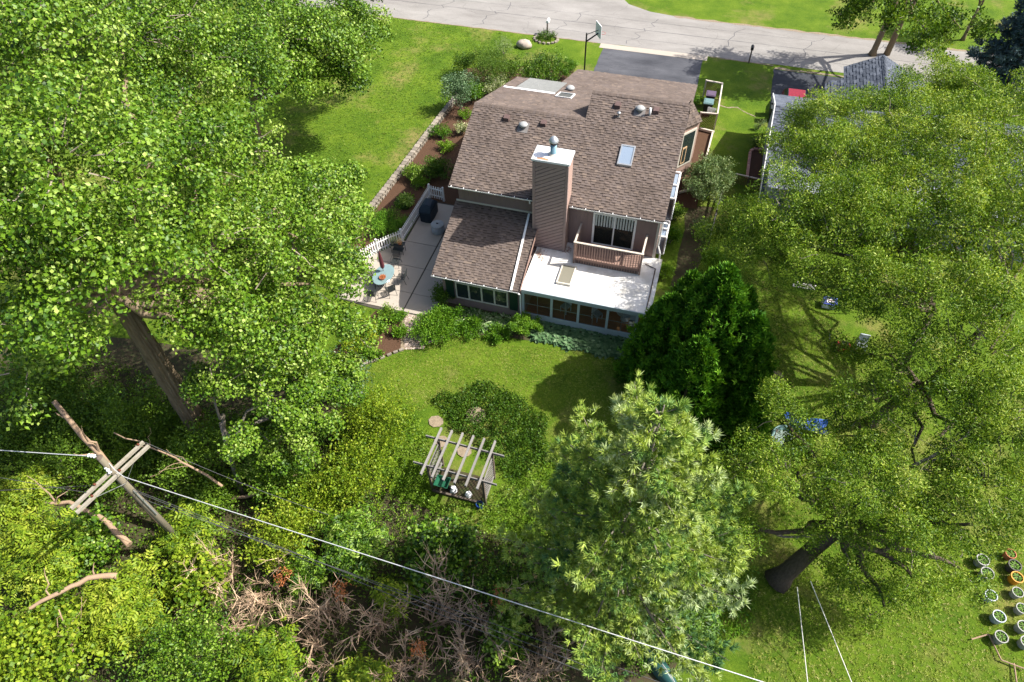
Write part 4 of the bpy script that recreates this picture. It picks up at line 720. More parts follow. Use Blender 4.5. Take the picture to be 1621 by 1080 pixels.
# across the road
tree('roadside_tree', 'light green twin trunked tree beyond the road above the blue grey roof', (12.4, 59.2), [WL_(1345, 25, 5.5, (1.7, 1.7, 1.5)), WL_(1440, 30, 5.5, (2.2, 2.2, 1.8)), WL_(1520, 45, 5.0, (2.0, 2.0, 1.6)), WL_(1470, 75, 4.2, (1.5, 1.5, 1.2)), WL_(1390, -5, 6.5, (2.2, 2.2, 1.8)), ((11, 57, 10), (3.2, 3.2, 2.6)), ((14, 58, 10.5), (3.4, 3.4, 2.8)), ((8.5, 57.5, 9), (2.8, 2.8, 2.2)), ((9.5, 54.5, 9.5), (2.6, 2.6, 2.2))], 'mid', 7500, 'lf_locust', 0.28, (12.6, 59.2, 5.0), bark='bark', size=2.2, sub=0.6, dens=2.2, tint0=0.3, shell=0.35)
MB().tube([(13.5, 59.5, -.1), (13.6, 59.5, 3), (14.2, 58.8, 6.5)], [.26, .2, .12], 9).build('trunk', 'bark', bpy.data.objects['roadside_tree'], smooth=True)
tree('roadside_tree', 'small light green tree beyond the road beside the spruce', (19.6, 63.5), [((19.6, 63.5, 5), (1.8, 1.8, 1.6)), ((20.6, 64.5, 4.6), (1.6, 1.6, 1.4)), ((18.7, 64.5, 4.4), (1.5, 1.5, 1.3))], 'mid', 2200, 'lf_locust', 0.16, (19.6, 63.5, 2.6), size=1.7, sub=0.7, dens=1.6, shell=0.35)
# conifers
def conifer(name, lab, base, h, rmax, mat, t, nb, tufts, bark='bark_dark', zlow=0.12, droop=-0.05, prof=0.75, size=1.0, tint0=0.5, updip=0.25, gap=0.42, tvar=0.22, twist=True):
    root = thing(name, lab, 'tree', (base[0], base[1], 0)); tk = MB().tube([(base[0], base[1], -.1), (base[0], base[1], h*0.5), (base[0]+.1, base[1], h)], [h*0.017, h*0.008, 0.015], 8).build('trunk', bark, root, smooth=True)
    P = []; D = []; Tt = []; bm = MB(); z = h*zlow
    while z < h*0.985:
        t_ = (z/h-zlow)/(1-zlow); L0 = rmax*((1-t_)**prof)*(0.75+0.25*min(1, t_*6)); k = nb if t_ < 0.85 else 4; a0 = rng.uniform(0, 6.28)
        for i in range(k):
            a = a0+2*math.pi*i/k+rng.normal()*0.15; L_ = max(0.25, L0*rng.uniform(0.62, 1.12)); dr_ = np.array([math.cos(a), math.sin(a), 0]); b0 = np.array([base[0], base[1], z]); tin = tint0+rng.normal()*tvar
            pts = [b0+dr_*L_*q+np.array([0, 0, L_*(droop*q+updip*q*q*q+0.10*q)]) for q in np.linspace(0, 1, 6)]
            bm.tube(pts, [0.045*(1-q)*max(0.4, L_/3)+0.008 for q in np.linspace(0, 1, 6)], 4, cap=False)
            for j in range(max(4, int(tufts*L_))):
                q = rng.uniform(0.08, 1)**0.75; c = b0+dr_*L_*q+np.array([0, 0, L_*(droop*q+updip*q**3+0.10*q)]); sd = np.cross(dr_, [0, 0, 1])*rng.normal()*L_*0.15*(1.15-q)**0.5
                c = c+sd+np.array([0, 0, rng.normal()*0.10]); P.append(c); D.append(unit(dr_*0.8+sd*0.8/max(0.2, L_*0.2)+np.array([0, 0, 0.55])+rng.normal(size=3)*0.35)); Tt.append(tin+rng.normal()*0.12)
        z += gap*(1.15-0.5*t_)*rng.uniform(0.8, 1.2)
    bo_ = bm.build('branch', bark, root); bo_['kind'] = 'stuff'
    P = np.array(P); D = np.array(D); fr_ = frames(unit(np.cross(D, rng.normal(size=D.shape))), D)
    V, F, tt = scatter(T[t], P, fr_, size*rng.uniform(0.8, 1.25, len(P)), np.array(Tt), 0.1); f = mesh_np('needles', V, F, tt, mat, root); f['kind'] = 'stuff'; return root
conifer('white_pine', 'pale feathery white pine in front of the dark round evergreen', (0.5, 9.8), 15.0, 5.2, 'lf_pine', 'tuft', 6, 27, 'bark_grey', zlow=0.10, size=1.1, prof=0.6, gap=0.72, tint0=0.52, updip=0.30, tvar=0.2)
conifer('blue_spruce', 'blue grey spruce in the top right corner by the road', (20.9, 55.2), 11.0, 3.6, 'lf_spruce', 'spruce', 7, 17, 'bark_dark', zlow=0.05, droop=-0.35, updip=0.2, size=2.3, gap=0.45, prof=0.8)
# dense dark arborvitae group
ar = thing('arborvitae_tree', 'dense dark green rounded evergreen touching the right corner of the sunroom', 'tree', (2.2, 21.6))
P = []; Nn = []; Tt = []
for (cx_, cy_, rr, hh, k) in ((2.4, 21.8, 2.5, 8.7, 9500), (0.5, 21.8, 1.8, 6.4, 5200), (4.1, 21.2, 1.8, 6.9, 5200), (2.0, 19.6, 1.9, 6.4, 5500), (3.6, 23.0, 1.6, 6.6, 2600), (4.8, 19.8, 1.3, 4.4, 2600), (1.2, 23.3, 1.5, 6.6, 2600), (0.4, 20.2, 1.1, 4.0, 2000)):
    ph = rng.uniform(0, 6.28, 6)
    for i in range(k):
        zz = rng.uniform(0, 1)**1.15*0.99; a = rng.uniform(0, 6.283); q = math.sin(a*5+zz*14+ph[0])*math.sin(a*3-zz*17+ph[1])+0.6*math.sin(a*9+zz*31+ph[2])*math.sin(zz*26+ph[3])
        rad = rr*(1-zz**2.0)**0.8*(0.86+0.2*q+rng.normal()*0.05)+0.04
        P.append((cx_+rad*math.cos(a), cy_+rad*math.sin(a), zz*hh)); Nn.append((math.cos(a), math.sin(a), 0.5+zz)); Tt.append(0.45+0.25*q+rng.normal()*0.18)
P = np.array(P); Nn = unit(np.array(Nn)); xd = Nn*0.55+np.array([0, 0, 0.9])+rng.normal(size=P.shape)*0.35; nz_ = np.cross(xd, rng.normal(size=P.shape))
V, F, tt = scatter(T['fan'], P, frames(nz_+Nn*0.4, xd), rng.uniform(0.85, 1.75, len(P)), np.array(Tt)); f = mesh_np('foliage', V, F, tt, 'lf_arbor', ar); f['kind'] = 'stuff'
tk = MB()
for cx_, cy_, hh in ((2.4, 21.6, 7), (0.6, 21.8, 5), (4, 21.2, 5), (2, 19.6, 5)): tk.tube([(cx_, cy_, -.1), (cx_, cy_, hh)], [0.14, 0.03], 6)
tk.build('trunk', 'bark', ar)

# ------------------------------------------------------------------ hedgerow along the back lot line
hd = [('yellow green bushy tree at the left edge under the power line', 60, 880, 3.4, 2.2), ('yellow green bushy tree in the bottom left corner', 60, 1030, 4.2, 2.4), ('bushy light green tree in front of the curved dead limb', 190, 960, 3.6, 2.1), ('dense light green bushy tree at the bottom edge left of the bare branches', 300, 1040, 4.2, 2.3),
      ('tall light green bush at the bottom edge below the brown leaves', 420, 1060, 3.6, 1.7), ('light green bush between utility pole foot and bare branches', 310, 915, 2.2, 1.4), ('light green bush right of the utility pole foot', 290, 850, 2.2, 1.5), ('light green bush above the bare branches under the white cable', 440, 850, 2.8, 1.7), ('light green bush between the cable and the pergola weeds', 560, 860, 2.6, 1.7),
      ('darker bush left of the white pine below the pergola', 700, 880, 2.6, 1.7), ('small bush at the bottom edge among bare branches', 570, 1075, 2.2, 1.1), ('dark bush under the left side of the white pine', 800, 930, 2.4, 1.5), ('bushy light green tree left of the utility pole crossarms', 20, 790, 3.0, 1.8), ('light green bush in the left corner above the curved dead limb', 130, 860, 2.8, 1.6), ('green bush beneath the right side of the white pine', 1080, 960, 2.4, 1.7), ('low green bush right of the pine trunk by the lawn', 1140, 920, 2.0, 1.3), ('small green bush poking up in the middle of the bare thickets', 620, 945, 2.2, .8), ('small green bush among the bare thickets nearest the pine', 800, 1010, 2.2, .9), ('small green bush at the top of the bare thickets below the cable', 480, 905, 2.2, .9)]
for i, (lab, px, py, h, r) in enumerate(hd):
    p = W(px, py, h*0.6); dk = 'dark' in lab or 'pine' in lab
    kd = ('ash', 'maple', 'ash', 'mid')[i % 4]; shrub('bushy_tree', lab, (p[0], p[1]), r, h, kd, int((1250 if kd == 'ash' else 1500)*r*r/2.2), 'lf_poplar' if dk or i % 5 == 3 else 'lf_ash', 'bushes of the back hedgerow', size=1.3 if kd == 'ash' else 1.15, sub=0.42, tint0=(0.5, 0.38, 0.58, 0.42, 0.3)[i % 5], tvar=0.22, upb=0.9, lo=-0.2, cat='bush')
# light honeysuckle mass and shaded undergrowth
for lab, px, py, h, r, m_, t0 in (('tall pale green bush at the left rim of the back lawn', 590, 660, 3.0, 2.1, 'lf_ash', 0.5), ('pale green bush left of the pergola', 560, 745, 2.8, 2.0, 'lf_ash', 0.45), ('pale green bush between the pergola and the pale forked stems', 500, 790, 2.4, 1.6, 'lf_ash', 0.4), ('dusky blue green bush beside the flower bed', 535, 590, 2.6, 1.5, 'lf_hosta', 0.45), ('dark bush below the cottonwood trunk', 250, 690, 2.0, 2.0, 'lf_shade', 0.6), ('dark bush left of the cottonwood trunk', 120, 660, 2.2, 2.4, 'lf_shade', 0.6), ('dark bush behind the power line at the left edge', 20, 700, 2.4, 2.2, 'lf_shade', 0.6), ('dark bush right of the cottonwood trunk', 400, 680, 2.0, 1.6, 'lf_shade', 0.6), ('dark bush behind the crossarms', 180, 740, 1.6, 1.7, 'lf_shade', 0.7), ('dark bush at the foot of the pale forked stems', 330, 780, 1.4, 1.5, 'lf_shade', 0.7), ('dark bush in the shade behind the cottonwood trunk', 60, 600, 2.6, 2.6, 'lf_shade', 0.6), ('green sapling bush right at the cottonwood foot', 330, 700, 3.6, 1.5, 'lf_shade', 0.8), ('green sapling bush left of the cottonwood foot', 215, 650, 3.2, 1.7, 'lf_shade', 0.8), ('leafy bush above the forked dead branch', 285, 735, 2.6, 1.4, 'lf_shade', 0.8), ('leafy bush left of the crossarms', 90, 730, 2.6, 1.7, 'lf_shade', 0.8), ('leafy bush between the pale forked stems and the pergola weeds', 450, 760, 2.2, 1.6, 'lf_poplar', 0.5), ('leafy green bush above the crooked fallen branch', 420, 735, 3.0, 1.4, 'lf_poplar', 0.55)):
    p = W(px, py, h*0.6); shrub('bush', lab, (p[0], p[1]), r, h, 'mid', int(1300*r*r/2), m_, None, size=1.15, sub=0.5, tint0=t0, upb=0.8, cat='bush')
# bare branch thickets
def thicket(lab, base, h, ns, seed):
    r_ = np.random.default_rng(seed); root = thing('bare_bush', lab, 'bush', (base[0], base[1], 0), 'bare thickets of the back hedgerow'); main = MB(); tw = MB()
    for i in range(ns):
        a = r_.uniform(0, 6.28); tilt = r_.uniform(0.1, 0.75); L_ = h*r_.uniform(0.6, 1.1); d_ = np.array([math.cos(a)*math.sin(tilt), math.sin(a)*math.sin(tilt), math.cos(tilt)]); p = np.array([base[0], base[1], 0.])+r_.normal(size=3)*np.array([.25, .25, 0]); pts = [p]
        for k in range(4): d_ = unit(d_+r_.normal(size=3)*0.16); p = p+d_*L_/4; pts.append(p)
        rad0 = r_.uniform(0.026, 0.06); main.tube(pts, [rad0, rad0*.85, rad0*.7, rad0*.5, rad0*.25], 5, cap=False)
        for k in range(1, 5):
            for _ in range(4):
                q = pts[k]+(pts[k-1]-pts[k])*r_.random(); e = unit(d_+r_.normal(size=3)*0.8+np.array([0, 0, .25])); l2 = L_*r_.uniform(0.15, 0.4); m_ = q+e*l2*0.5+r_.normal(size=3)*0.05; z_ = q+e*l2+r_.normal(size=3)*0.08; tw.tube([q, m_, z_], [rad0*.45, rad0*.3, 0.004], 3, cap=False)
                for __ in range(2): e2 = unit(e+r_.normal(size=3)*0.7); tw.tube([m_, m_+e2*l2*0.5], [rad0*.25, 0.003], 3, cap=False)
    main.build('stem', 'deadwood', root, smooth=True); t_ = tw.build('twigs', 'bare_twig', root); t_['kind'] = 'stuff'; return root
for i, (lab, px, py, h, ns) in enumerate((('bare brown thicket nearest the utility pole', 430, 935, 2.4, 9), ('bare thicket beside the tuft of brown leaves', 520, 960, 2.8, 10), ('bare pale branched thicket under the white cable', 600, 985, 2.8, 11), ('bare thicket with thick upright stem under the lower cables', 680, 970, 3.2, 10), ('spreading bare thicket at the bottom edge left of centre', 640, 1050, 2.4, 12), ('spreading bare thicket at the bottom edge in the centre', 740, 1050, 2.6, 12), ('bare thicket below the left tips of the pine', 770, 975, 3.0, 9), ('bare thicket at the bottom edge below the pine', 850, 1040, 2.8, 10), ('thin bare thicket left of the pine trunk', 860, 975, 2.6, 8), ('low bare thicket in the light green bushes left of centre', 380, 985, 2.6, 9), ('bare thicket just right of the utility pole foot', 350, 910, 2.6, 9), ('bare thicket at the bottom edge between bushes left of centre', 500, 1040, 2.6, 9))):
    p = W(px, py, h*0.4); th_ = thicket(lab, (p[0], p[1]), h, max(4, int(ns*0.8)), 50+i)
    if i in (0, 1, 4, 6):
        q = W(px+20, py-25, h*0.8); V, F, tt = scatter(T['mid'], q+rng.normal(size=(45, 3))*0.18, frames(rng.normal(size=(45, 3))), np.full(45, 1.0), np.full(45, 0.5)); o_ = mesh_np('withered_spray', V, F, tt, 'lf_brown', th_); o_['kind'] = 'stuff'

ct = bpy.data.objects['cottonwood_tree']; old = [c for c in ct.children if c.name.startswith('trunk')][0]; bpy.data.objects.remove(old)
mb = MB(); ns, nr = 56, 40; vs = []
for j in range(nr+1):
    z = -0.1+10.4*j/nr; rad = 0.46*(1-0.035*z)+0.35*math.exp(-z*1.6)
    for i in range(ns):
        a = 2*math.pi*i/ns; rg_ = 0.055*math.sin(14*a+1.2*math.sin(z*1.3+i*0.4))+0.03*math.sin(25*a-z*2.1)+rng.normal()*0.012; r_ = rad+rg_
        vs.append((-19.9+0.02*z+r_*math.cos(a), 12.4+0.02*z+r_*math.sin(a), z))
mb.add(vs, [(j*ns+i, j*ns+(i+1) % ns, (j+1)*ns+(i+1) % ns, (j+1)*ns+i) for j in range(nr) for i in range(ns)]); mb.build('trunk', 'bark', ct, smooth=True)
# ------------------------------------------------------------------ neighbor house
NB = thing('neighbor_house', 'grey sided house with blue grey shingle roofs under the trees at right', 'house', (11, 42, 0))
nw = MB().box((4.75, 36.2, 0), (20, 45.9, 2.5)); nw.add([(4.75, 36.2, 2.5), (4.75, 45.9, 2.5), (4.75, 45.9, 2.75), (4.75, 42.9, 3.85), (4.75, 36.2, 1.8)], [(0, 1, 2, 3, 4)]); nw.build('wall', 'vinyl', NB)
grooved('siding', (4.75, 45.8), (4.75, 36.3), 0.1, 2.5, 'vinyl', NB, (-1, 0), 0.16, True)
nz1 = lambda y: 3.95-0.34*abs(y-42.9)
r1 = slab('roof', [(4.55, 35.8, nz1(35.8)), (20.4, 35.8, nz1(35.8)), (20.4, 42.9, nz1(42.9)), (4.55, 42.9, nz1(42.9))], 0.14, 'deck_grey', NB); r2 = slab('roof', [(4.55, 42.9, nz1(42.9)), (20.4, 42.9, nz1(42.9)), (20.4, 46.2, nz1(46.2)), (4.55, 46.2, nz1(46.2))], 0.14, 'deck_grey', NB)
shingles('shingle', r1, (4.55, 35.8, nz1(35.8)), (1, 0, 0), (0, 1, .34), 15.85, ln(35.8, 42.9, .34), 'shingle_grey', 0.2, tw=(0.25, 0.5)); shingles('shingle', r2, (4.55, 46.2, nz1(46.2)), (1, 0, 0), (0, -1, .34), 15.85, ln(42.9, 46.2, .34), 'shingle_grey', 0.2, tw=(0.25, 0.5))
MB().beam((4.5, 35.8, nz1(35.8)-.04), (4.5, 42.95, nz1(42.95)-.04), 0.05, 0.2).beam((4.5, 46.2, nz1(46.2)-.04), (4.5, 42.955, nz1(42.955)-.04), 0.05, 0.2).build('rake_board', 'white', NB); MB().box((4.5, 35.68, nz1(35.8)-.14), (9, 35.79, nz1(35.8)-.02)).build('gutter', 'iron', NB)
MB().box((8.3, 45.95, 0), (14.3, 49.6, 2.5)).build('garage_wall', 'vinyl', NB)
gz = lambda x: 4.55-0.52*abs(x-11.2)
for sx, xe in ((-1, 7.9), (1, 14.6)):
    r_ = slab('garage_roof', [(xe, 45.2, gz(xe)), (xe, 50.2 if sx > 0 else 48.4, gz(xe)), (xe, 48.4, gz(xe)), (9.0, 48.4, gz(9.0)), (9.0, 50.0, gz(9.0)), (11.2, 50.0, 4.55), (11.2, 45.2, 4.55)] if sx < 0 else [(xe, 45.2, gz(xe)), (11.2, 45.2, 4.55), (11.2, 50.0, 4.55), (xe, 50.0, gz(xe))], 0.12, 'deck_grey', NB)
    lx = abs(11.2-xe)*math.sqrt(1+.52**2)
    shingles('shingle', r_, (xe, 50.0, gz(xe)) if sx < 0 else (xe, 45.2, gz(xe)), (0, -1, 0) if sx < 0 else (0, 1, 0), (-sx, 0, .52), 4.8, lx, 'shingle_grey', 0.2, tw=(0.25, 0.5), skip=(lambda u_, v_: u_ < 1.6 and v_ < 1.24) if sx < 0 else None)
ridge_caps(r_, (11.2, 45.2, 4.56), (11.2, 50.0, 4.56), 'shingle_grey', (-.9, 0, -.47), (.9, 0, -.47), 0.2, 0.2)
nb_ = thing('brick_planting_bed', 'curved bed edged with pinkish pavers against the grey neighboring wall', 'flower bed', (4.3, 41.8)); MB().sheet([(3.95, 40.2), (4.7, 40.2), (4.7, 43.6), (4.2, 43.6), (3.95, 43.3)], 0.03).build('mulch', 'mulch', nb_)
for i, (x, y, a) in enumerate([(3.85, 40.3+i*.3, 1.57) for i in range(10)]+[(3.95, 43.4, 0.9), (4.2, 43.62, 0.2), (4.5, 43.65, 0)]): piece('paver', 'stone_pink', nb_, (x, y, 0.08), (0.27, 0.18, 0.14), (0, 0, a))
for lab, y, m_ in (('small grey flowering plant by the neighboring wall', 44.3, 'lf_sage'), ('dark little plant next to the paver edged bed', 43.9, 'lf_dark'), ('small plant at the front corner of the neighboring wall', 46.2, 'lf_sage')): shrub('garden_plant', lab, (4.2, y), 0.35, 0.6, 'small', 160, m_, None, sub=0.2, nl=2, cat='plant')
# red car
car = thing('parked_car', 'red car parked on the neighboring driveway beside the grey house', 'car', (6.4, 48.6))
def carbody(mb, secs):
    vs = []; fs = []
    for y, zb, zt, hw in secs:
        for x, z in ((-hw, zb), (-hw*1.02, (zb+zt)/2), (-hw*0.9, zt), (hw*0.9, zt), (hw*1.02, (zb+zt)/2), (hw, zb)): vs.append((6.4+x, y, z))
    for i in range(len(secs)-1):
        for k in range(6): j = (k+1) % 6; fs.append((i*6+k, i*6+j, (i+1)*6+j, (i+1)*6+k))
    fs += [tuple(range(5, -1, -1)), tuple(range((len(secs)-1)*6, len(secs)*6))]; return mb.add(vs, fs)
bd = carbody(MB(), [(46.4, .4, .72, .78), (46.6, .28, .86, .86), (47.8, .25, .95, .9), (49.6, .25, .95, .9), (50.6, .28, .9, .86), (50.85, .4, .75, .78)]).build('body', 'carred', car)
cb_ = MB(); cb_.add([(6.4+x, y, z) for y, z, hw in ((47.5, .95, .82), (48.2, 1.42, .62), (49.8, 1.42, .62), (50.5, .95, .78)) for x in (-hw, hw)], [(0, 1, 3, 2), (2, 3, 5, 4), (4, 5, 7, 6), (0, 2, 4, 6), (1, 7, 5, 3)]); cb_.build('cabin', 'pane_dark', car); MB().box((5.82, 48.25, 1.415), (6.98, 49.75, 1.45)).build('car_roof', 'carred', car)
MB().add([(5.7, 47.52, .97), (7.1, 47.52, .97), (6.98, 48.18, 1.41), (5.82, 48.18, 1.41)], [(0, 1, 2, 3)]).build('windscreen', 'pane_sky', car)
for x in (5.52, 7.28):
    for y in (47.2, 49.9):
        wl_ = MB().tube([(x-.1, y, .31), (x+.1, y, .31)], 0.31, 14).build('wheel', 'tyre', car); MB().tube([(x-.105, y, .31), (x+.105, y, .31)], 0.18, 10).build('rim', 'galv', wl_)
for x in (5.42, 7.38): MB().box((x-.08, 47.75, .95), (x+.08, 47.87, 1.08)).build('mirror', 'black', car)
for x in (5.85, 6.95): MB().box((x-.14, 46.42, .62), (x+.14, 46.5, .74)).build('headlight', 'porcelain', car)
for i, (x, lab) in enumerate(((5.02, 'black wheeled bin against the left side of the red car'), (5.02, 'dark bin behind the black bin by the red car'))): b_ = thing('wheeled_bin', lab, 'bin', (x, 47.6+i*.8), 'bins by the red car'); MB().add([(x+sx*.22*s_, 47.6+i*.8+sy*.25*s_, z) for z, s_ in ((0, .8), (1.0, 1)) for sx, sy in ((-1, -1), (1, -1), (1, 1), (-1, 1))], [(3, 2, 1, 0), (4, 5, 6, 7), (0, 1, 5, 4), (1, 2, 6, 5), (2, 3, 7, 6), (3, 0, 4, 7)]).build('body', 'black', b_); MB().box((x-.25, 47.6+i*.8-.28, 1.0), (x+.25, 47.6+i*.8+.28, 1.07)).build('lid', 'iron', b_)
# street things
def mailbox(lab, x, y, white, ry=0):
    t_ = thing('mailbox', lab, 'mailbox', (x, y)); MB().box((x-.05, y-.05, 0), (x+.05, y+.05, 1.05)).build('post', 'weathered_dark', t_); MB().box((x-.04, y-.1, 0.95), (x+.04, y+.45, 1.03)).build('arm', 'weathered_dark', t_)
    pr = [(-.11, 0), (.11, 0), (.11, .14), (.07, .21), (0, .235), (-.07, .21), (-.11, .14)]; k = len(pr); MB().add([(x+a, yy, 1.05+b_) for yy in (y-.02, y+.5) for a, b_ in pr], [tuple(range(k-1, -1, -1)), tuple(range(k, 2*k))]+[(i, (i+1) % k, k+(i+1) % k, k+i) for i in range(k)]).build('box', 'white' if white else 'black', t_); MB().box((x+.115, y+.1, 1.15), (x+.13, y+.14, 1.38)).build('flag', 'redmetal', t_); return t_
mailbox('white mailbox on a dark post in a small stone ringed bed by the road', -14.05, 56.0, True); mailbox('black mailbox on a post at the road between the two driveways', 2.88, 55.5, False)
mr = thing('stone_ring', 'ring of small stones around the white mailbox bed', 'edging', (-13.9, 55.3))
for i in range(16): a = 6.283*i/16; piece('stone', 'stone', mr, (-13.95+1.0*math.cos(a), 55.25+.75*math.sin(a), .06), (.24, .2, .15), (0, 0, a+1.2))
shrub('garden_plant', 'low green plants around the white mailbox post', (-14.0, 55.4), 0.8, 0.5, 'mid', 420, 'lf_dark', None, sub=0.25, cat='plant')
bo = thing('boulder', 'rounded tan boulder on the front lawn beyond the bushes', 'rock', (-15.4, 53.6)); V, F = t_cluster(1, .1, .1, .1)
mbv = MB(); prof = [(0.2, -.05), (0.48, 0.05), (0.52, 0.25), (0.42, 0.45), (0.2, 0.56), (0.02, 0.58)]; mbv.lathe((-15.4, 53.6, 0), prof, 9); mbv.v = [(-15.4+(x+15.4)*1.3+rnd.uniform(-.06, .06), y+rnd.uniform(-.06, .06), z+rnd.uniform(-.05, .05)) for x, y, z in mbv.v]; mbv.build('rock', 'boulder', bo, smooth=True)
bh = thing('basketball_hoop', 'black basketball pole with white backboard beside the driveway', 'basketball hoop', (-9.65, 50.9)); MB().tube([(-9.65, 50.9, 0), (-9.65, 50.9, 3.15)], 0.06, 8).build('pole', 'black', bh); MB().beam((-9.65, 50.9, 2.5), (-8.85, 51.4, 3.0), 0.08, 0.08).beam((-9.65, 50.9, 3.05), (-8.85, 51.4, 3.25), 0.04, 0.04).build('arm', 'black', bh)
MB().prism([(-9.15, 51.86), (-8.55, 50.94), (-8.51, 50.97), (-9.11, 51.89)], 2.75, 3.75).build('backboard', 'white', bh); MB().tube([(-8.66+.2*math.cos(a)+.15, 51.52+.2*math.sin(a)+.1, 2.95) for a in np.linspace(0, 6.283, 15)], 0.012, 5).build('rim', 'redmetal', bh)
# lattice bin enclosure by the driveway
le = thing('lattice_enclosure', 'brown lattice bin enclosure with cream rails on the right of the house', 'enclosure', (0.45, 47))
def lattice(par, a, b, z0, z1, mat='lattice', sp=0.17, wd=0.03):
    a = Vector((*a, 0)); b = Vector((*b, 0)); L_ = (b-a).length; d_ = (b-a).normalized(); hgt = z1-z0; off = Vector((-d_.y, d_.x, 0))
    for s_ in (1, -1):
        mb = MB(); u_ = -hgt
        while u_ < L_:
            p0_, p1_ = (u_, 0.0), (u_+hgt, hgt)
            t0 = max(0, -u_); t1 = min(hgt, L_-u_)
            if t1-t0 > 0.05:
                q0, q1 = (u_+t0, t0), (u_+t1, t1)
                if s_ < 0: q0, q1 = (L_-q0[0], q0[1]), (L_-q1[0], q1[1])
                mb.beam(a+d_*q0[0]+off*.012*s_+Vector((0, 0, z0+q0[1])), a+d_*q1[0]+off*.012*s_+Vector((0, 0, z0+q1[1])), 0.012, wd)
            u_ += sp
        o_ = mb.build('lattice_strips', mat, par); o_['kind'] = 'stuff'
for a, b_ in (((-0.1, 49.6), (1.1, 49.5)), ((1.1, 49.5), (1.15, 45.3)), ((1.15, 45.3), (0.0, 45.2))):
    lattice(le, a, b_, 0.05, 1.25); bar('rail', 'rail_cream', le, (*a, 1.3), (*b_, 1.3), 0.1, 0.09)
for x, y in ((-0.1, 49.6), (1.1, 49.5), (1.15, 45.3), (0.0, 45.2)): piece('post', 'rail_cream', le, (x, y, 0.68), (0.1, 0.1, 1.36))
for x, y, m_, lab in ((0.45, 48.3, 'purple_plastic', 'dark purple lidded bin in the lattice enclosure'), (0.4, 47.2, 'teal_plastic', 'grey green lidded bin in front of the purple one in the lattice enclosure')):
    b_ = thing('wheeled_bin', lab, 'bin', (x, y), 'bins in the lattice enclosure'); MB().add([(x+sx*.32*s_, y+sy*.36*s_, z) for z, s_ in ((0, .8), (1.0, 1)) for sx, sy in ((-1, -1), (1, -1), (1, 1), (-1, 1))], [(3, 2, 1, 0), (4, 5, 6, 7), (0, 1, 5, 4), (1, 2, 6, 5), (2, 3, 7, 6), (3, 0, 4, 7)]).build('body', 'black', b_); MB().prism([(x-.35, y-.38), (x+.35, y-.38), (x+.35, y+.38), (x-.35, y+.38)], 1.0, 1.08).box((x-.27, y-.3, 1.08), (x+.27, y+.3, 1.11)).build('lid', m_, b_)
wp = thing('small_trellis', 'small white trellis leaning by the bins', 'trellis', (0.75, 46.0)); lattice(wp, (0.4, 46.0), (1.0, 45.9), 0.9, 1.35, 'white', 0.1, 0.03)
be = thing('bed_border', 'cream timber border round the mulch bed on the right of the house', 'border', (1.05, 41)); bar('timber', 'rail_cream', be, (0.15, 45.0, .16), (1.2, 44.8, .16), .14, .16); bar('timber', 'rail_cream', be, (1.1, 44.7, .16), (0.95, 40.4, .16), .12, .16); bar('timber', 'rail_cream', be, (-0.3, 37.4, .14), (0.75, 38.2, .14), .12, .14)
rf = thing('lattice_fence', 'low brown lattice fence between the sage bush and the neighboring house', 'fence', (4.0, 39.2)); lattice(rf, (3.0, 39.4), (4.7, 39.2), 0.05, 0.75); bar('rail', 'rail_cream', rf, (3.0, 39.4, .8), (4.7, 39.2, .8), .08, .06)
for x in (3.0, 3.9, 4.6): piece('post', 'weathered_dark', rf, (x, 39.3, .42), (.09, .09, .84))
wf = thing('wooden_fence', 'weathered split rail fence along the shady path right of the house', 'fence', (2.2, 35.5))
for a, b_ in (((2.35, 37.6), (2.2, 35.2)), ((2.2, 35.2), (2.05, 32.6))):
    for z in (0.35, 0.75): bar('rail', 'weathered', wf, (*a, z), (*b_, z), 0.06, 0.12)
for x, y in ((2.35, 37.6), (2.2, 35.2), (2.05, 32.6)): piece('post', 'weathered_dark', wf, (x, y, .5), (.12, .12, 1.0))
# ------------------------------------------------------------------ patio
pf = thing('picket_fence', 'white picket fence along the left of the patio', 'fence', (-16, 30))
fp = [(-15.0, 32.75), (-16.0, 32.85), (-16.1, 28.3), (-17.2, 27.05), (-18.2, 25.2)]
for a, b_ in zip(fp[:-1], fp[1:]):
    a = Vector((*a, 0)); b_ = Vector((*b_, 0)); L_ = (b_-a).length; k = int(L_/0.155); ang = math.atan2(b_.y-a.y, b_.x-a.x); piece('post', 'white', pf, a+Vector((0, 0, .55)), (.11, .11, 1.12))
    for z in (0.28, 0.8): bar('rail', 'white', pf, a+Vector((0, 0, z)), b_+Vector((0, 0, z)), .04, .08)
    for i in range(1, k): p = a+(b_-a)*i/k; piece('picket', 'white', pf, p+Vector((0, 0, .54)), (.075, .02, .95), (0, 0, ang))
piece('post', 'white', pf, (*fp[-1], .55), (.11, .11, 1.12))
gr = thing('covered_grill', 'grill under a dark blue cover beside the white picket fence', 'grill', (-15.35, 31.0)); g_ = MB(); sec = [(0.62, .36, .05), (0.62, .38, .7), (0.66, .4, .85), (0.5, .36, 1.05), (0.36, .26, 1.2), (0.3, .12, 1.26)]; vs = []
for hx, hy, z in sec:
    for sx, sy in ((-1, -1), (0, -1.06), (1, -1), (1.04, 0), (1, 1), (0, 1.05), (-1, 1), (-1.04, 0)): vs.append((-15.35+sy*hy+rnd.uniform(-.02, .02), 31.0+sx*hx+rnd.uniform(-.02, .02), z))
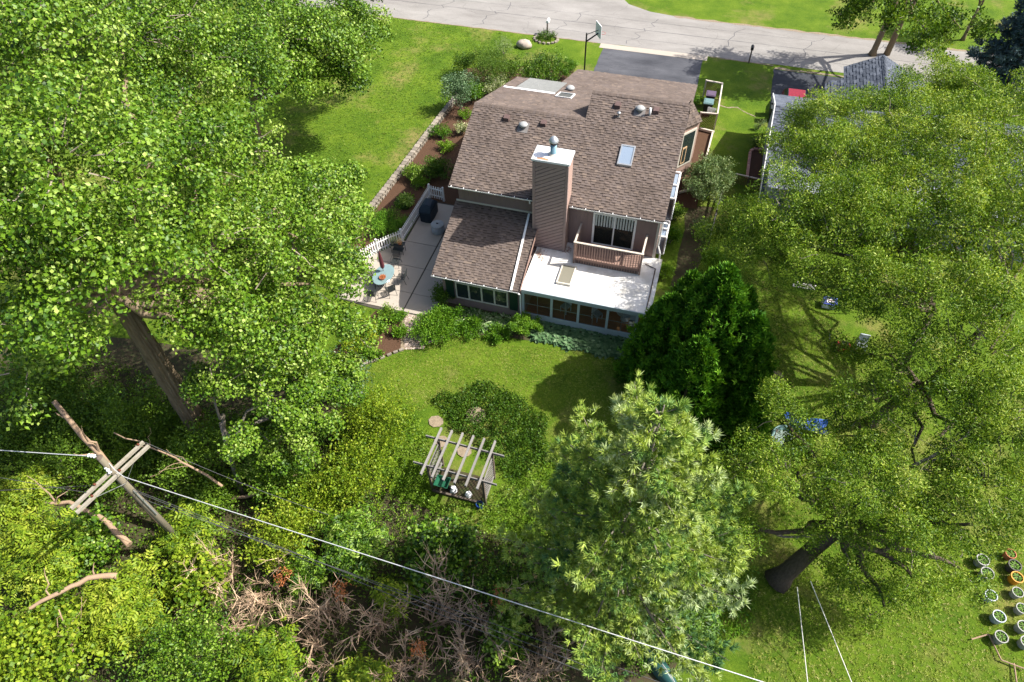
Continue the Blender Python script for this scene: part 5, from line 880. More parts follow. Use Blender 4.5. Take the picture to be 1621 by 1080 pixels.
g_.add(vs, [(i*8+k, i*8+(k+1) % 8, i*8+8+(k+1) % 8, i*8+8+k) for i in range(5) for k in range(8)]+[tuple(range(40, 48)), tuple(range(7, -1, -1))]); g_.build('cover', 'cover_blue', gr); MB().box((-15.5, 30.5, 0.0), (-15.2, 31.5, 0.05)).build('foot', 'black', gr); MB().tube([(-15.0, 30.75, .86), (-14.97, 31.0, .9), (-15.0, 31.25, .86)], .02, 6).build('cover_strap', 'black', gr)
dm = thing('metal_drum', 'grey lidded metal drum standing on the patio', 'drum', (-14.3, 29.8)); MB().lathe((-14.3, 29.8, .06), [(.38, 0), (.4, .02), (.4, .5), (.39, .52)], 24).build('body', 'drum', dm, smooth=True); MB().lathe((-14.3, 29.8, .58), [(.42, 0), (.42, .05), (.38, .08), (.1, .11)], 24).build('lid', 'vent_grey', dm, smooth=True); MB().box((-14.36, 29.78, .69), (-14.24, 29.82, .74)).build('handle', 'black', dm)
tx, ty = -15.75, 24.75
pt = thing('patio_table', 'oval glass patio table with dark metal legs', 'table', (tx, ty)); mb = MB(); mb.lathe((0, 0, .72), [(.8, 0), (.82, .012), (.8, .024)], 30); mb.v = [(tx+x*0.72, ty+y*1.05, z) for x, y, z in mb.v]; mb.build('table_top', 'glass_table', pt); mb = MB(); mb.tube([(tx+.57*math.cos(a), ty+.84*math.sin(a), .71) for a in np.linspace(0, 6.283, 33)], .016, 6); mb.build('rim', 'iron', pt)
for sx, sy in ((-1, -1), (1, -1), (1, 1), (-1, 1)): MB().tube([(tx+sx*.3, ty+sy*.5, .7), (tx+sx*.36, ty+sy*.62, .06)], .018, 6).build('leg', 'iron', pt)
um = thing('closed_umbrella', 'closed maroon umbrella standing through the patio table', 'umbrella', (tx-.1, ty+.25)); MB().tube([(tx-.1, ty+.25, .06), (tx-.1, ty+.25, 2.35)], .02, 6).build('pole', 'weathered', um); MB().lathe((tx-.1, ty+.25, .95), [(.04, 0), (.13, .15), (.12, .5), (.08, 1.0), (.03, 1.35)], 9).build('canopy', 'maroon', um)
bw = thing('flower_bowl', 'terracotta bowl of red blooms on the patio table', 'bowl', (tx+.1, ty-.3, .745)); MB().lathe((tx+.1, ty-.3, .745), [(.12, 0), (.2, .1), (.19, .1), (.1, .03)], 14).build('bowl', 'terracotta', bw); V, F, tt = scatter(T['tiny'], np.array([tx+.1, ty-.3, .86])+rng.normal(size=(60, 3))*[.09, .09, .03], frames(rng.normal(size=(60, 3))+[0, 0, 1]), np.full(60, 1.), np.full(60, .6)); o_ = mesh_np('blooms', V, F, tt, 'lf_brown', bw); o_['kind'] = 'stuff'
def pchair(x, y, rz, lab, first=[None]):
    if first[0]: return copy_tree(first[0], (x, y, .06), rz, 1, lab)
    c = thing('patio_chair', lab, 'chair', (x, y, .06), 'chairs around the patio table'); s_ = MB()
    for i in range(7): s_.beam((x-.22, y-.22+i*.073, .45), (x+.22, y-.22+i*.073, .45), .05, .012)
    s_.build('seat', 'iron', c)
    for sx in (-.22, .22):
        MB().tube([(x+sx, y-.24, .06), (x+sx, y-.22, .46), (x+sx, y+.24, .47), (x+sx, y+.34, 1.0)], .014, 5).build('side_frame', 'iron', c); MB().tube([(x+sx, y+.2, .46), (x+sx*1.1, y+.32, .06)], .014, 5).build('leg', 'iron', c); MB().tube([(x+sx, y-.2, .46), (x+sx*1.1, y-.24, .68), (x+sx*1.1, y+.26, .68)], .012, 5).build('armrest', 'iron', c)
    for i in range(6): MB().beam((x-.22, y+.25+i*.016, .55+i*.085), (x+.22, y+.25+i*.016, .55+i*.085), .012, .05).build('back_slat', 'iron', c)
    first[0] = c; c.rotation_euler = (0, 0, rz); return c
pchair(tx+.95, ty+.35, -1.5, 'dark metal patio chair at the right side of the glass table'); pchair(tx+.7, ty-.75, -2.3, 'dark metal patio chair at the front right of the glass table'); pchair(tx-.15, ty-1.35, 3.3, 'dark metal patio chair nearest the flower bed'); pchair(tx+.1, ty+1.5, 0.1, 'dark metal patio chair behind the glass table'); pchair(tx-1.0, ty+.1, 1.6, 'dark metal patio chair left of the table under the leaves')
ps = thing('plant_stand', 'dark metal plant stand with potted flowers at the fence corner', 'plant stand', (-16.0, 27.4)); 
for x, y in ((-16.35, 27.2), (-15.6, 27.2), (-16.35, 27.6), (-15.6, 27.6)): MB().tube([(x, y, .06), (x, y, .7)], .015, 5).build('leg', 'iron', ps)
MB().box((-16.4, 27.15, .7), (-15.55, 27.65, .73)).build('shelf', 'iron', ps); MB().box((-16.3, 27.2, .3), (-15.65, 27.6, .32)).build('shelf', 'iron', ps)
for i, x in enumerate((-16.15, -15.8)): MB().lathe((x, 27.4, .731), [(.1, 0), (.14, .2), (.12, .2)], 10).build('pot', 'terracotta' if i else 'iron', ps); V, F, tt = scatter(T['tiny'], np.array([x, 27.4, 1.05])+rng.normal(size=(70, 3))*.1, frames(rng.normal(size=(70, 3))+[0, 0, 1]), np.full(70, 1.), np.full(70, .7)); o_ = mesh_np('flowers', V, F, tt, 'lf_flower' if i else 'lf_cream', ps); o_['kind'] = 'stuff'
# ------------------------------------------------------------------ pergola
pg = thing('pergola', 'weathered grey wooden pergola with six rafters in the back garden', 'pergola', (-7.1, 13.4))
ZB = 2.3; c4 = [(-8.3, 12.95), (-5.75, 12.95), (-5.75, 14.3), (-8.3, 14.3)]
for x, y in c4: piece('post', 'weathered_dark', pg, (x, y, ZB/2-.05), (.1, .1, ZB))
bar('beam', 'weathered', pg, (-8.95, 12.95, ZB), (-5.1, 12.88, ZB), .05, .14); bar('beam', 'weathered', pg, (-8.9, 14.35, ZB), (-5.2, 14.3, ZB), .05, .14)
for i in range(6): x = -8.35+i*.51; bar('rafter', 'weathered', pg, (x-.02, 12.4, ZB+.14), (x+.03, 14.85, ZB+.14), .085, .14)
for x in (-8.3, -5.75):
    lattice(pg, (x, 12.95), (x, 14.3), .3, 2.0, 'weathered', .19, .035); bar('rail', 'weathered', pg, (x, 12.95, 2.0), (x, 14.3, 2.0), .05, .07); bar('rail', 'weathered', pg, (x, 12.95, .3), (x, 14.3, .3), .05, .07)
MB().box((-8.25, 12.95, .0), (-5.8, 14.2, .05)).build('floor', 'soil', pg); bar('floor_edge', 'weathered_dark', pg, (-8.3, 12.9, .08), (-5.75, 12.9, .08), .1, .14)
wbk = thing('wheelbarrow', 'green plastic wheelbarrow tub inside the pergola', 'wheelbarrow', (-7.85, 13.15)); MB().add([(-7.85+sx*a, 13.15+sy*b_, z) for z, a, b_ in ((.45, .2, .18), (.72, .34, .28), (.72, .31, .25), (.48, .17, .15)) for sx, sy in ((-1, -1), (1, -1), (1, 1), (-1, 1))], [(i*4+k, i*4+(k+1) % 4, i*4+4+(k+1) % 4, i*4+4+k) for i in range(3) for k in range(4)]+[(12, 13, 14, 15), (3, 2, 1, 0)]).build('tub', 'green_plastic', wbk); MB().tube([(-7.55, 13.1, .2), (-7.55, 13.2, .2)], .2, 14).build('wheel', 'tyre', wbk)
for sx in (-.15, .15): MB().tube([(-8.3, 13.15+sx*1.3, .55), (-7.85, 13.15+sx, .43), (-7.5, 13.15+sx*.3, .2)], .018, 6).build('handle', 'iron', wbk); MB().tube([(-8.0, 13.15+sx, .43), (-8.05, 13.15+sx, .05)], .018, 6).build('leg', 'iron', wbk)
for x, y, lab in ((-7.35, 13.15, 'crumpled white bag next to the green wheelbarrow'), (-6.6, 13.1, 'crumpled white bag alone on the pergola floor')):
    b_ = MB(); b_.lathe((x, y, .05), [(.1, 0), (.17, .08), (.15, .2), (.08, .27), (.1, .33), (.02, .34)], 10); b_.v = [(a+rnd.uniform(-.03, .03), c_+rnd.uniform(-.03, .03), z+rnd.uniform(-.015, .015)) for a, c_, z in b_.v]; tag(b_.build('plastic_bag', 'bag', None, (x, y, .05)), lab, 'bag', 'bags in the pergola')
bb = MB().lathe((-5.95, 12.75, 0), [(.14, 0), (.17, .3), (.16, .3), (.13, .03)], 12).build('bucket', 'blue_tarp', None, (-5.95, 12.75, 0)); tag(bb, 'small blue bucket at the front right post of the pergola', 'bucket')
st = W(753, 659); s_ = MB().lathe((st[0], st[1], 0), [(.5, 0), (.52, .04), (.48, .12), (.1, .14)], 20).build('stone_disc', 'sand', None, (st[0], st[1], 0)); tag(s_, 'round tan stone slab in the dark green bed behind the pergola', 'stone')
# stepping stones between the pergola and the lawn
for i, (px, py, lab) in enumerate(((690, 668, 'pale stepping stone at the lawn end of the pergola path'), (700, 700, 'stepping stone behind the pergola'), (735, 715, 'stepping stone under the back beam of the pergola'), (700, 830, 'flat stone in the weeds in front of the pergola'))):
    p = W(px, py); k = 8; poly = [(p[0]+.42*math.cos(6.283*j/k)*rnd.uniform(.75, 1.1), p[1]+.34*math.sin(6.283*j/k)*rnd.uniform(.75, 1.1)) for j in range(k)]; tag(MB().prism(poly, -.02, .05).build('stepping_stone', 'sand', None, (p[0], p[1], 0)), lab, 'stone', 'stepping stones')
# ------------------------------------------------------------------ utility pole and lines
PX, PY = -17.7, 7.34
up = thing('utility_pole', 'weathered wooden utility pole with double crossarm and white insulators', 'utility pole', (PX, PY))
MB().tube([(PX, PY, -.1), (PX, PY, 4), (PX, PY, 8.0)], [.15, .13, .11], 12).build('pole', 'polewood', up, smooth=True)
ca = Vector((-17.95, 5.62, 7.1)); cbm = Vector((-17.15, 8.62, 7.1)); dd = (cbm-ca).normalized(); sd = Vector((dd.y, -dd.x, 0))
for s_ in (.15, -.15): MB().beam(ca+sd*s_, cbm+sd*s_, .10, .12).build('crossarm', 'armwood', up)
mid = (ca+cbm)/2
for q in (-.8, .8): MB().beam(mid+dd*q+sd*.21+Vector((0, 0, -.03)), Vector((PX, PY, 6.2))+sd*.14, .03, .008).build('brace', 'galv', up)
def insul(c, ax, par, mat='porcelain', k=3, r=.075):
    ax = Vector(ax).normalized(); pts = []; rr = []
    for i in range(k): b_ = Vector(c)+ax*i*.11; pts += [b_, b_+ax*.02, b_+ax*.05, b_+ax*.09]; rr += [.03, r, r*.85, .03]
    return MB().tube(pts, rr, 10).build('insulator', mat, par, smooth=True)
insul(Vector((PX, PY, 7.9))+Vector((-.25, .02, 0)), (-1, -.12, 0), up); insul(mid+Vector((.0, .05, .12)), (-.5, .25, .6), up)
for q, s_ in ((-.9, .15), (-.55, -.15), (1.4, -.15), (.3, .15)): insul(ca+(cbm-ca)*(0.5+q/3.2)+sd*s_+Vector((0, 0, .06)), (0, 0, 1), up, 'brownins', 1, .05)
MB().lathe((PX, PY, 8.0), [(.12, 0), (.09, .04), (.02, .06)], 12).build('pole_cap', 'weathered_dark', up); MB().tube([(PX+.15, PY-.02, 5.6), (PX+.17, PY-.02, 3.6)], .03, 6).build('conduit', 'galv', up); MB().tube([(PX+.02, PY+.14, 6.9), (PX+.16, PY+.1, 5.2), (PX+.02, PY+.17, 3.8)], .015, 5).build('ground_wire', 'black', up)
def cable(lab, a, b, r, mat, sag, k=24):
    a = np.array(a, float); b = np.array(b, float); pts = [a+(b-a)*t_-np.array([0, 0, sag*4*t_*(1-t_)]) for t_ in np.linspace(0, 1, k)]; o_ = MB().tube(pts, r, 5).build('power_line', mat, None, a); tag(o_, lab, 'cable', 'overhead lines'); return o_
E1 = W(1215, 1080, 7.0); ex = lambda a, b, q: np.array(a)+(np.array(b)-np.array(a))*q
top = np.array([-16.95, 7.16, 7.28])
cable('thick white cable running from the pole to the bottom right', top, ex(top, E1, 1.9), .016, 'wire', .12)
w0 = W(0, 712, 7.8); p0_ = np.array([PX-.55, PY-.03, 7.88]); cable('pale cable entering at the left edge to the pole top', p0_, ex(p0_, w0, 3.0), .017, 'wire', .05)
MB().tube([(PX-.3, PY, 7.95), (PX-.05, PY+.12, 7.7), (PX+.3, PY-.05, 7.3), (-16.95, 7.16, 7.28)], .014, 5).build('jumper_wire', 'wire', up)
for i, (za, q0, q1, lab) in enumerate(((5.4, (300, 858), (1000, 1080), 'thin dark cable just below the white cable'), (5.2, (300, 868), (970, 1080), 'thin dark cable second below the white cable'), (4.6, (300, 880), (1050, 1080), 'lower twisted communication cable across the bare thickets'))):
    a = np.array([PX+.15, PY, za+.3]); b_ = W(*q1, za-.2); cable(lab, a, ex(a, b_, 1.8), .011, 'wire_dark', .15)
for za, q, lab in ((6.9, (0, 755), 'thin dark cable at the left edge below the pale one'), (6.4, (0, 775), 'lowest thin dark cable at the left edge')):
    a = np.array([-17.9, 6.3, 7.2]) if za > 6.5 else np.array([PX-.1, PY, 6.0]); cable(lab, a, ex(a, W(*q, za), 3), .01, 'wire_dark', .08)
a = np.array([-17.1, 8.6, 7.25]); cable('thin dark cable from the far crossarm tip into the garden', a, W(520, 815, 4.5), .009, 'wire_dark', .3)
# dead trunks and logs
def log(lab, pts, r0, r1, mat='deadwood', name='dead_trunk', cat='trunk', stubs=0):
    P_ = []
    for a, b_ in zip(pts[:-1], pts[1:]): P_ += wob(a, b_, 4, 0.02)[:-1]
    P_.append(np.array(pts[-1])); k = len(P_); o_ = thing(name, lab, cat, tuple(P_[0])); MB().tube(P_, [r0+(r1-r0)*i/(k-1) for i in range(k)], 9).build('stem', mat, o_, smooth=True)
    for i in range(stubs): j = int(rng.integers(2, k-1)); e = P_[j]+rng.normal(size=3)*np.array([.7, .7, .5])+np.array([0, 0, .6]); MB().tube(wob(P_[j], e, 4, .06), [r1*.6, r1*.5, r1*.4, r1*.25, .008], 5).build('branch', mat, o_)
    return o_
log('long leaning dead trunk passing behind the crossarms', [W(258, 832, 0.3), W(178, 745, 3.0), W(85, 635, 6.0)], .17, .1, stubs=3)
log('curved dead limb in the bushes at lower left', [W(185, 912, 3.0), W(140, 915, 3.2), W(80, 945, 3.3), W(20, 978, 3.2)], .12, .06, stubs=2)
log('broken dead limb below the pole crossarms', [W(205, 862, 1.8), W(160, 820, 2.2), W(110, 795, 2.4), W(70, 797, 2.5)], .14, .06, stubs=2)
log('forked dead branch with long thin arms right of the crossarms', [W(352, 770, 2.5), W(300, 738, 3.2), W(255, 715, 3.6), W(180, 685, 4.2)], .06, .025, 'deadwood', stubs=5)
log('crooked fallen branch at the foot of the pale forked stems', [W(360, 790, .3), W(395, 785, .6), W(430, 770, .8), W(470, 750, 1.2)], .1, .04, stubs=3)
log('thin dead stem at the bottom left among bushes', [W(125, 1060, 2.0), W(105, 1000, 3.2), W(93, 965, 4.0)], .05, .02, stubs=4)
log('pale hanging dead limb at the left of the thick dark trunk', [W(1285, 848, 3.4), W(1240, 850, 3.6), W(1200, 832, 3.6), W(1165, 828, 3.4)], .06, .02, 'bark_grey', stubs=2)
log('dark crooked limb reaching right from the thick trunk', [W(1318, 843, 4.0), W(1345, 862, 4.2), W(1395, 873, 4.4), W(1430, 850, 4.9), W(1470, 820, 5.4)], .15, .06, 'bark_dark', stubs=2)
log('grey dead limbs poking from the fine foliage at the right edge', [W(1440, 740, 6.5), W(1490, 715, 7.2), W(1530, 690, 7.8), W(1545, 660, 8.2)], .07, .02, 'bark_grey', stubs=7)
# ------------------------------------------------------------------ right side garden things
def bucket(lab, px, py, mat, sc=1.0, grow=True):
    p = W(px, py, .2); x, y = p[0], p[1]; t_ = thing('planter_bucket', lab, 'planter', (x, y), 'planter buckets on the right lawn'); MB().lathe((x, y, 0), [(.2*sc, 0), (.235*sc, .36*sc), (.25*sc, .36*sc), (.25*sc, .41*sc), (.215*sc, .41*sc), (.205*sc, .33*sc)], 18, cap=False).build('pot', mat, t_, smooth=False); MB().lathe((x, y, .33*sc), [(.207*sc, 0), (.02, .01)], 14).build('soil', 'potsoil', t_)
    if grow: V, F, tt = scatter(T['narrow'], np.array([[x, y, .33*sc], [x+.05, y+.04, .34*sc]]), frames(np.array([[0, 0, 1.], [0.1, 0, 1.]])), np.array([.75, .55])*sc, np.array([.3, .5])); o_ = mesh_np('seedling', V, F, tt, 'lf_bright', t_); o_['kind'] = 'stuff'
    return t_
for q in ((1553, 888, 'bucket_white', 'white planter bucket at the top of the left column'), (1558, 910, 'bucket_white', 'white planter bucket second in the left column'), (1565, 944, 'bucket_grey', 'grey planter bucket in the middle of the left column'), (1577, 978, 'bucket_grey', 'grey planter bucket fourth in the left column'), (1583, 1012, 'bucket_white', 'pale planter bucket nearest the metal rods'), (1598, 880, 'terracotta', 'terracotta pot at the top of the right column'), (1604, 897, 'bucket_black', 'black pot below the terracotta one'), (1606, 917, 'bucket_orange', 'orange planter bucket in the right column'), (1610, 940, 'bucket_white', 'white planter bucket just below the orange one'), (1614, 965, 'bucket_white', 'white planter bucket in the middle of the right column'), (1619, 993, 'bucket_white', 'white planter bucket cut by the right edge'), (1624, 1020, 'bucket_white', 'white planter bucket lowest at the right edge')): bucket(q[3], q[0]+rnd.uniform(-2, 2), q[1]+rnd.uniform(-2, 2), q[2], rnd.uniform(.82, 1.06))
rd = thing('fallen_trellis', 'rusty thin rods of a fallen trellis beside the pale planter bucket', 'trellis', tuple(W(1570, 1040)))
for a, b_ in (((1538, 1012), (1565, 1004)), ((1565, 1004), (1585, 1045)), ((1585, 1045), (1625, 1060)), ((1605, 1050), (1610, 1085))): MB().tube([W(*a, .12), W(*b_, .15)], .03, 6).build('rod', 'deadwood', rd)
for a, b_, lab in (((1262, 930), (1279, 1085), 'left white rope hanging down to the lawn by the thick trunk'), ((1283, 920), (1350, 1085), 'right white rope stretched over the lawn by the thick trunk')):
    P_ = [W(*a, 3.0), W(a[0]+(b_[0]-a[0])*.35, a[1]+(b_[1]-a[1])*.35, 1.4), W(a[0]+(b_[0]-a[0])*.7, a[1]+(b_[1]-a[1])*.7, .6), W(*b_, .3)]; tag(MB().tube(P_, .016, 5).build('rope', 'rope', None, P_[0]), lab, 'rope')
sp_ = W(1228, 598); tag(MB().sheet([(sp_[0]+.5*math.cos(a)*rnd.uniform(.8, 1.15), sp_[1]+.42*math.sin(a)*rnd.uniform(.8, 1.15)) for a in np.linspace(0, 6.0, 11)], .012).build('dirt_patch', 'sand', None, (sp_[0], sp_[1], 0)), None, None, kind='structure')
pl = W(1245, 700); pw = thing('wading_pool', 'pale teal rimmed wading pool under the right tree', 'pool', (pl[0], pl[1])); MB().lathe((pl[0], pl[1], 0), [(.72, 0), (.8, .3), (.76, .34), (.7, .3), (.66, .04)], 28, cap=False).build('rim', 'hose', pw, smooth=True); MB().lathe((pl[0], pl[1], .03), [(.67, 0), (.02, .01)], 24).build('floor', 'pool_floor', pw)
tr = W(1275, 673); ta = MB(); g = 9
vs = [(tr[0]+(i/8-.5)*2.0+rnd.uniform(-.05, .05), tr[1]+(j/5-.5)*.8+rnd.uniform(-.04, .04), .06+rnd.uniform(0, .22)) for i in range(9) for j in range(6)]; ta.add(vs+[(x, y, .01) for x, y, z in vs], [(i*6+j, (i+1)*6+j, (i+1)*6+j+1, i*6+j+1) for i in range(8) for j in range(5)]); tag(ta.build('tarp', 'blue_tarp', None, (tr[0], tr[1], 0)), 'crumpled blue tarp beside the wading pool', 'tarp')
def boxy(name, lab, cat, px, py, parts):
    p = W(px, py); t_ = thing(name, lab, cat, (p[0], p[1]))
    for nm, a, b_, m_ in parts: MB().box((p[0]+a[0], p[1]+a[1], a[2]), (p[0]+b_[0], p[1]+b_[1], b_[2])).build(nm, m_, t_)
    return t_
boxy('toy_slide', 'white and blue plastic toy in the gap of the right tree', 'toy', 1311, 484, (('panel', (-.35, -.25, 0), (.35, .25, .35), 'bag'), ('trim', (-.37, -.3, .35), (.37, .3, .4), 'signblue'), ('seat', (-.2, -.2, .4), (.2, .15, .43), 'bag'), ('stripe', (-.12, -.05, .43), (.12, .02, .44), 'redmetal')))
boxy('garden_chair', 'pale garden chair half hidden by the right tree', 'chair', 1360, 553, (('seat', (-.25, -.25, .4), (.25, .25, .45), 'bucket_grey'), ('backrest', (-.25, .2, .45), (.25, .26, .95), 'bucket_grey'), ('leg', (-.25, -.25, 0), (-.2, -.2, .4), 'bag'), ('leg', (.2, -.25, 0), (.25, -.2, .4), 'bag'), ('leg', (-.25, .2, 0), (-.2, .25, .4), 'bag'), ('leg', (.2, .2, 0), (.25, .25, .4), 'bag')))
boxy('lawn_mower', 'red and black lawn mower left of the pale garden chair', 'mower', 1333, 553, (('deck', (-.35, -.28, .1), (.35, .28, .28), 'redmetal'), ('engine', (-.16, -.16, .28), (.16, .16, .5), 'black'), ('wheel', (-.42, -.32, 0), (-.24, -.27, .2), 'tyre'), ('wheel', (.24, -.32, 0), (.42, -.27, .2), 'tyre'), ('wheel', (-.42, .27, 0), (-.24, .32, .2), 'tyre'), ('wheel', (.24, .27, 0), (.42, .32, .2), 'tyre'), ('handle', (-.9, -.2, .75), (-.86, .2, .8), 'iron')))
boxy('white_board', 'loose white boards on the ground under the right tree', 'board', 1272, 455, (('board', (-.6, -.12, .02), (.6, .1, .06), 'plank_white'), ('board', (-.4, .15, .02), (.7, .35, .06), 'plank_white')))
cn = W(1046, 1056, .3); bt = thing('small_boat', 'small dark green upturned boat at the bottom edge', 'boat', (cn[0], cn[1])); V_ = []; k = 8
for i in range(9):
    t_ = i/8; wdt = .34*math.sin(math.pi*(0.08+.84*t_)); 
    for j in range(k): a = math.pi*j/(k-1); V_.append((cn[0]+(t_-.5)*2.0*.8+.0+wdt*math.cos(a)*.5, cn[1]-(t_-.5)*2.0*.6+wdt*math.cos(a)*.85, .05+.42*math.sin(a)*math.sin(math.pi*(0.08+.84*t_))))
MB().add(V_, [(i*k+j, (i+1)*k+j, (i+1)*k+j+1, i*k+j+1) for i in range(8) for j in range(k-1)]).build('hull', 'boat_green', bt, smooth=True); MB().tube([V_[i*k+3] for i in range(9)], .02, 5).build('keel', 'vent_grey', bt)
# ------------------------------------------------------------------ shrubs and beds
SHR = [('shrub', 'wide dark olive bush on the front lawn', 780, 112, 2.3, 2.5, 'small', 4200, 'lf_dark', .75), ('shrub', 'small fresh green bush at the right end of the dark olive one', 806, 112, .8, 1.4, 'mid', 700, 'lf_poplar', .6), ('shrub', 'large rounded olive bush left of the bright round shrub', 853, 120, 1.95, 2.5, 'mid', 3200, 'lf_poplar', .35), ('shrub', 'bright green clipped round shrub by the front lawn', 893, 112, .9, 1.7, 'small', 1700, 'lf_bright', .4),
       ('shrub', 'silvery twiggy bush near the boulder', 798, 74, .9, 1.4, 'tiny', 500, 'lf_sage', .7), ('shrub', 'tall slim green shrub at the end of the retaining wall', 727, 150, 1.2, 2.8, 'mid', 1900, 'lf_hosta', .7), ('shrub', 'dark bush between the slim shrub and the front lawn', 735, 105, 1.0, 1.7, 'mid', 1000, 'lf_dark', .6), ('shrub', 'hydrangea with cream blooms at the left front corner of the house', 785, 140, 1.1, 1.3, 'mid', 1200, 'lf_cream', .5), ('shrub', 'green hydrangea next to the retaining wall end', 750, 150, .9, 1.1, 'mid', 900, 'lf_bright', .35),
       ('shrub', 'small bright shrub against the left wall of the house', 736, 182, .45, .6, 'mid', 260, 'lf_bright', .6), ('shrub', 'green perennial clump in the middle of the mulch bed', 697, 210, .75, .7, 'mid', 500, 'lf_bright', .2), ('shrub', 'white flowering perennial close to the left wall', 731, 205, .45, .8, 'mid', 350, 'lf_cream', .6), ('shrub', 'yellow green clump in the mulch bed', 705, 233, .6, .5, 'mid', 380, 'lf_bright', .8), ('shrub', 'leafy green shrub leaning on the retaining wall', 657, 275, .9, .9, 'mid', 900, 'lf_poplar', .6), ('shrub', 'dark glossy shrub above the picket fence', 692, 270, 1.0, 1.0, 'mid', 1100, 'lf_dark', .5), ('shrub', 'yellow tipped shrub between retaining wall and glossy shrub', 665, 290, .55, .6, 'mid', 350, 'lf_bright', .6), ('shrub', 'dark low yew hedge left of the picket fence', 615, 355, 1.25, .8, 'small', 2600, 'lf_arbor', .75), ('shrub', 'small grassy clump in the dark mulch', 640, 320, .4, .4, 'narrow', 26, 'lf_poplar', .5),
       ('shrub', 'golden yellow shrub in the flower bed', 578, 525, .85, .8, 'mid', 900, 'lf_yellow', .5), ('shrub', 'second golden shrub at the left of the flower bed', 560, 545, .7, .7, 'mid', 600, 'lf_yellow', .4), ('shrub', 'green plant in the middle of the flower bed', 603, 520, .35, .4, 'mid', 200, 'lf_bright', .3), ('shrub', 'green plant at the back of the flower bed', 612, 495, .5, .6, 'mid', 320, 'lf_poplar', .5), ('shrub', 'low bright strip of plants edging the brick path', 633, 525, .4, .4, 'mid', 420, 'lf_bright', .5), ('shrub', 'bright plants at the patio end of the brick path', 628, 502, .5, .5, 'mid', 400, 'lf_bright', .4), ('shrub', 'low plants along the edging stones of the flower bed', 590, 560, .5, .35, 'mid', 350, 'lf_bright', .4),
       ('shrub', 'broad bright perennial mass right of the brick path', 688, 520, 1.1, .9, 'mid', 2600, 'lf_bright', .45), ('shrub', 'second perennial mass below the left window', 707, 500, .85, .9, 'mid', 1500, 'lf_bright', .3), ('shrub', 'green perennials between the hostas and the lawn edge', 745, 518, .8, .5, 'mid', 900, 'lf_bright', .3), ('shrub', 'low green plants in front of the clipped ball', 790, 530, .7, .4, 'mid', 700, 'lf_bright', .3), ('shrub', 'dark upright shrub at the patio corner of the low room', 700, 468, .6, 1.1, 'mid', 600, 'lf_dark', .6), ('shrub', 'bright green clipped ball between low room and sunroom', 831, 517, .78, 1.0, 'small', 1900, 'lf_bright', .6),
       ('shrub', 'sage grey bush on the right of the house', 1122, 290, 1.5, 2.3, 'mid', 5600, 'lf_sage', .5), ('shrub', 'small sage bush by the split rail fence', 1112, 365, .6, .8, 'mid', 450, 'lf_sage', .4), ('shrub', 'leafy climber beside the right sunroom wall', 1062, 375, .55, 1.0, 'mid', 700, 'lf_bright', .3), ('shrub', 'leafy clump at the right wall near the balcony', 1070, 340, .5, .9, 'mid', 500, 'lf_poplar', .5), ('shrub', 'yellow green clump behind the dark evergreen', 1050, 430, .5, .8, 'mid', 500, 'lf_bright', .7), ('shrub', 'bright bush at the back of the dark evergreen', 1130, 420, .9, 1.8, 'mid', 1000, 'lf_bright', .5), ('shrub', 'small green plant at the lattice enclosure corner', 1103, 160, .4, .5, 'mid', 200, 'lf_bright', .3)]
for nm, lab, px, py, r, h, t, n_, m_, t0 in SHR:
    p = W(px, py, h*.45); shrub(nm, lab, (p[0], p[1]), r*1.14, h*1.06, t, int(n_*1.3), m_, None, sub=max(.18, r*.28), tint0=t0, nl=1 if 'clipped' in lab else 5, size=1.0 if h > .9 else .9, upb=.8)
# hostas in front of the low room and the sunroom
def hosta(lab, x, y, sc, mat, t, grp):
    r_ = thing('hosta', lab, 'plant', (x, y), grp); V, F, tt = scatter(T[t], np.array([[x, y, .02], [x+.03, y, .08], [x, y+.05, .1]]), frames(np.array([[0, 0, 1.], [.2, .1, 1.], [-.15, .2, 1.]])), np.array([1., .8, .6])*sc, np.array([.35, .5, .6]), .2); f = mesh_np('leaves', V, F, tt, mat, r_); f['kind'] = 'stuff'; return r_
for i in range(30): x = -6.05+(i//3)*.56+rnd.uniform(-.1, .1); hosta('blue green hosta in the %s row along the sunroom wall' % ('back', 'middle', 'front')[i % 3], x, 23.9-(i % 3)*.4+rnd.uniform(-.08, .08), rnd.uniform(1.3, 1.8), 'lf_hosta', 'hosta', 'hostas along the sunroom')
for i in range(21): x = -10.7+(i//3)*.5+rnd.uniform(-.1, .1); hosta('cream edged hosta in the %s row below the low room window' % ('back', 'middle', 'front')[i % 3], x, 23.85-(i % 3)*.4+rnd.uniform(-.1, .1), rnd.uniform(1.2, 1.6), 'lf_variegated', 'narrow', 'hostas below the window')
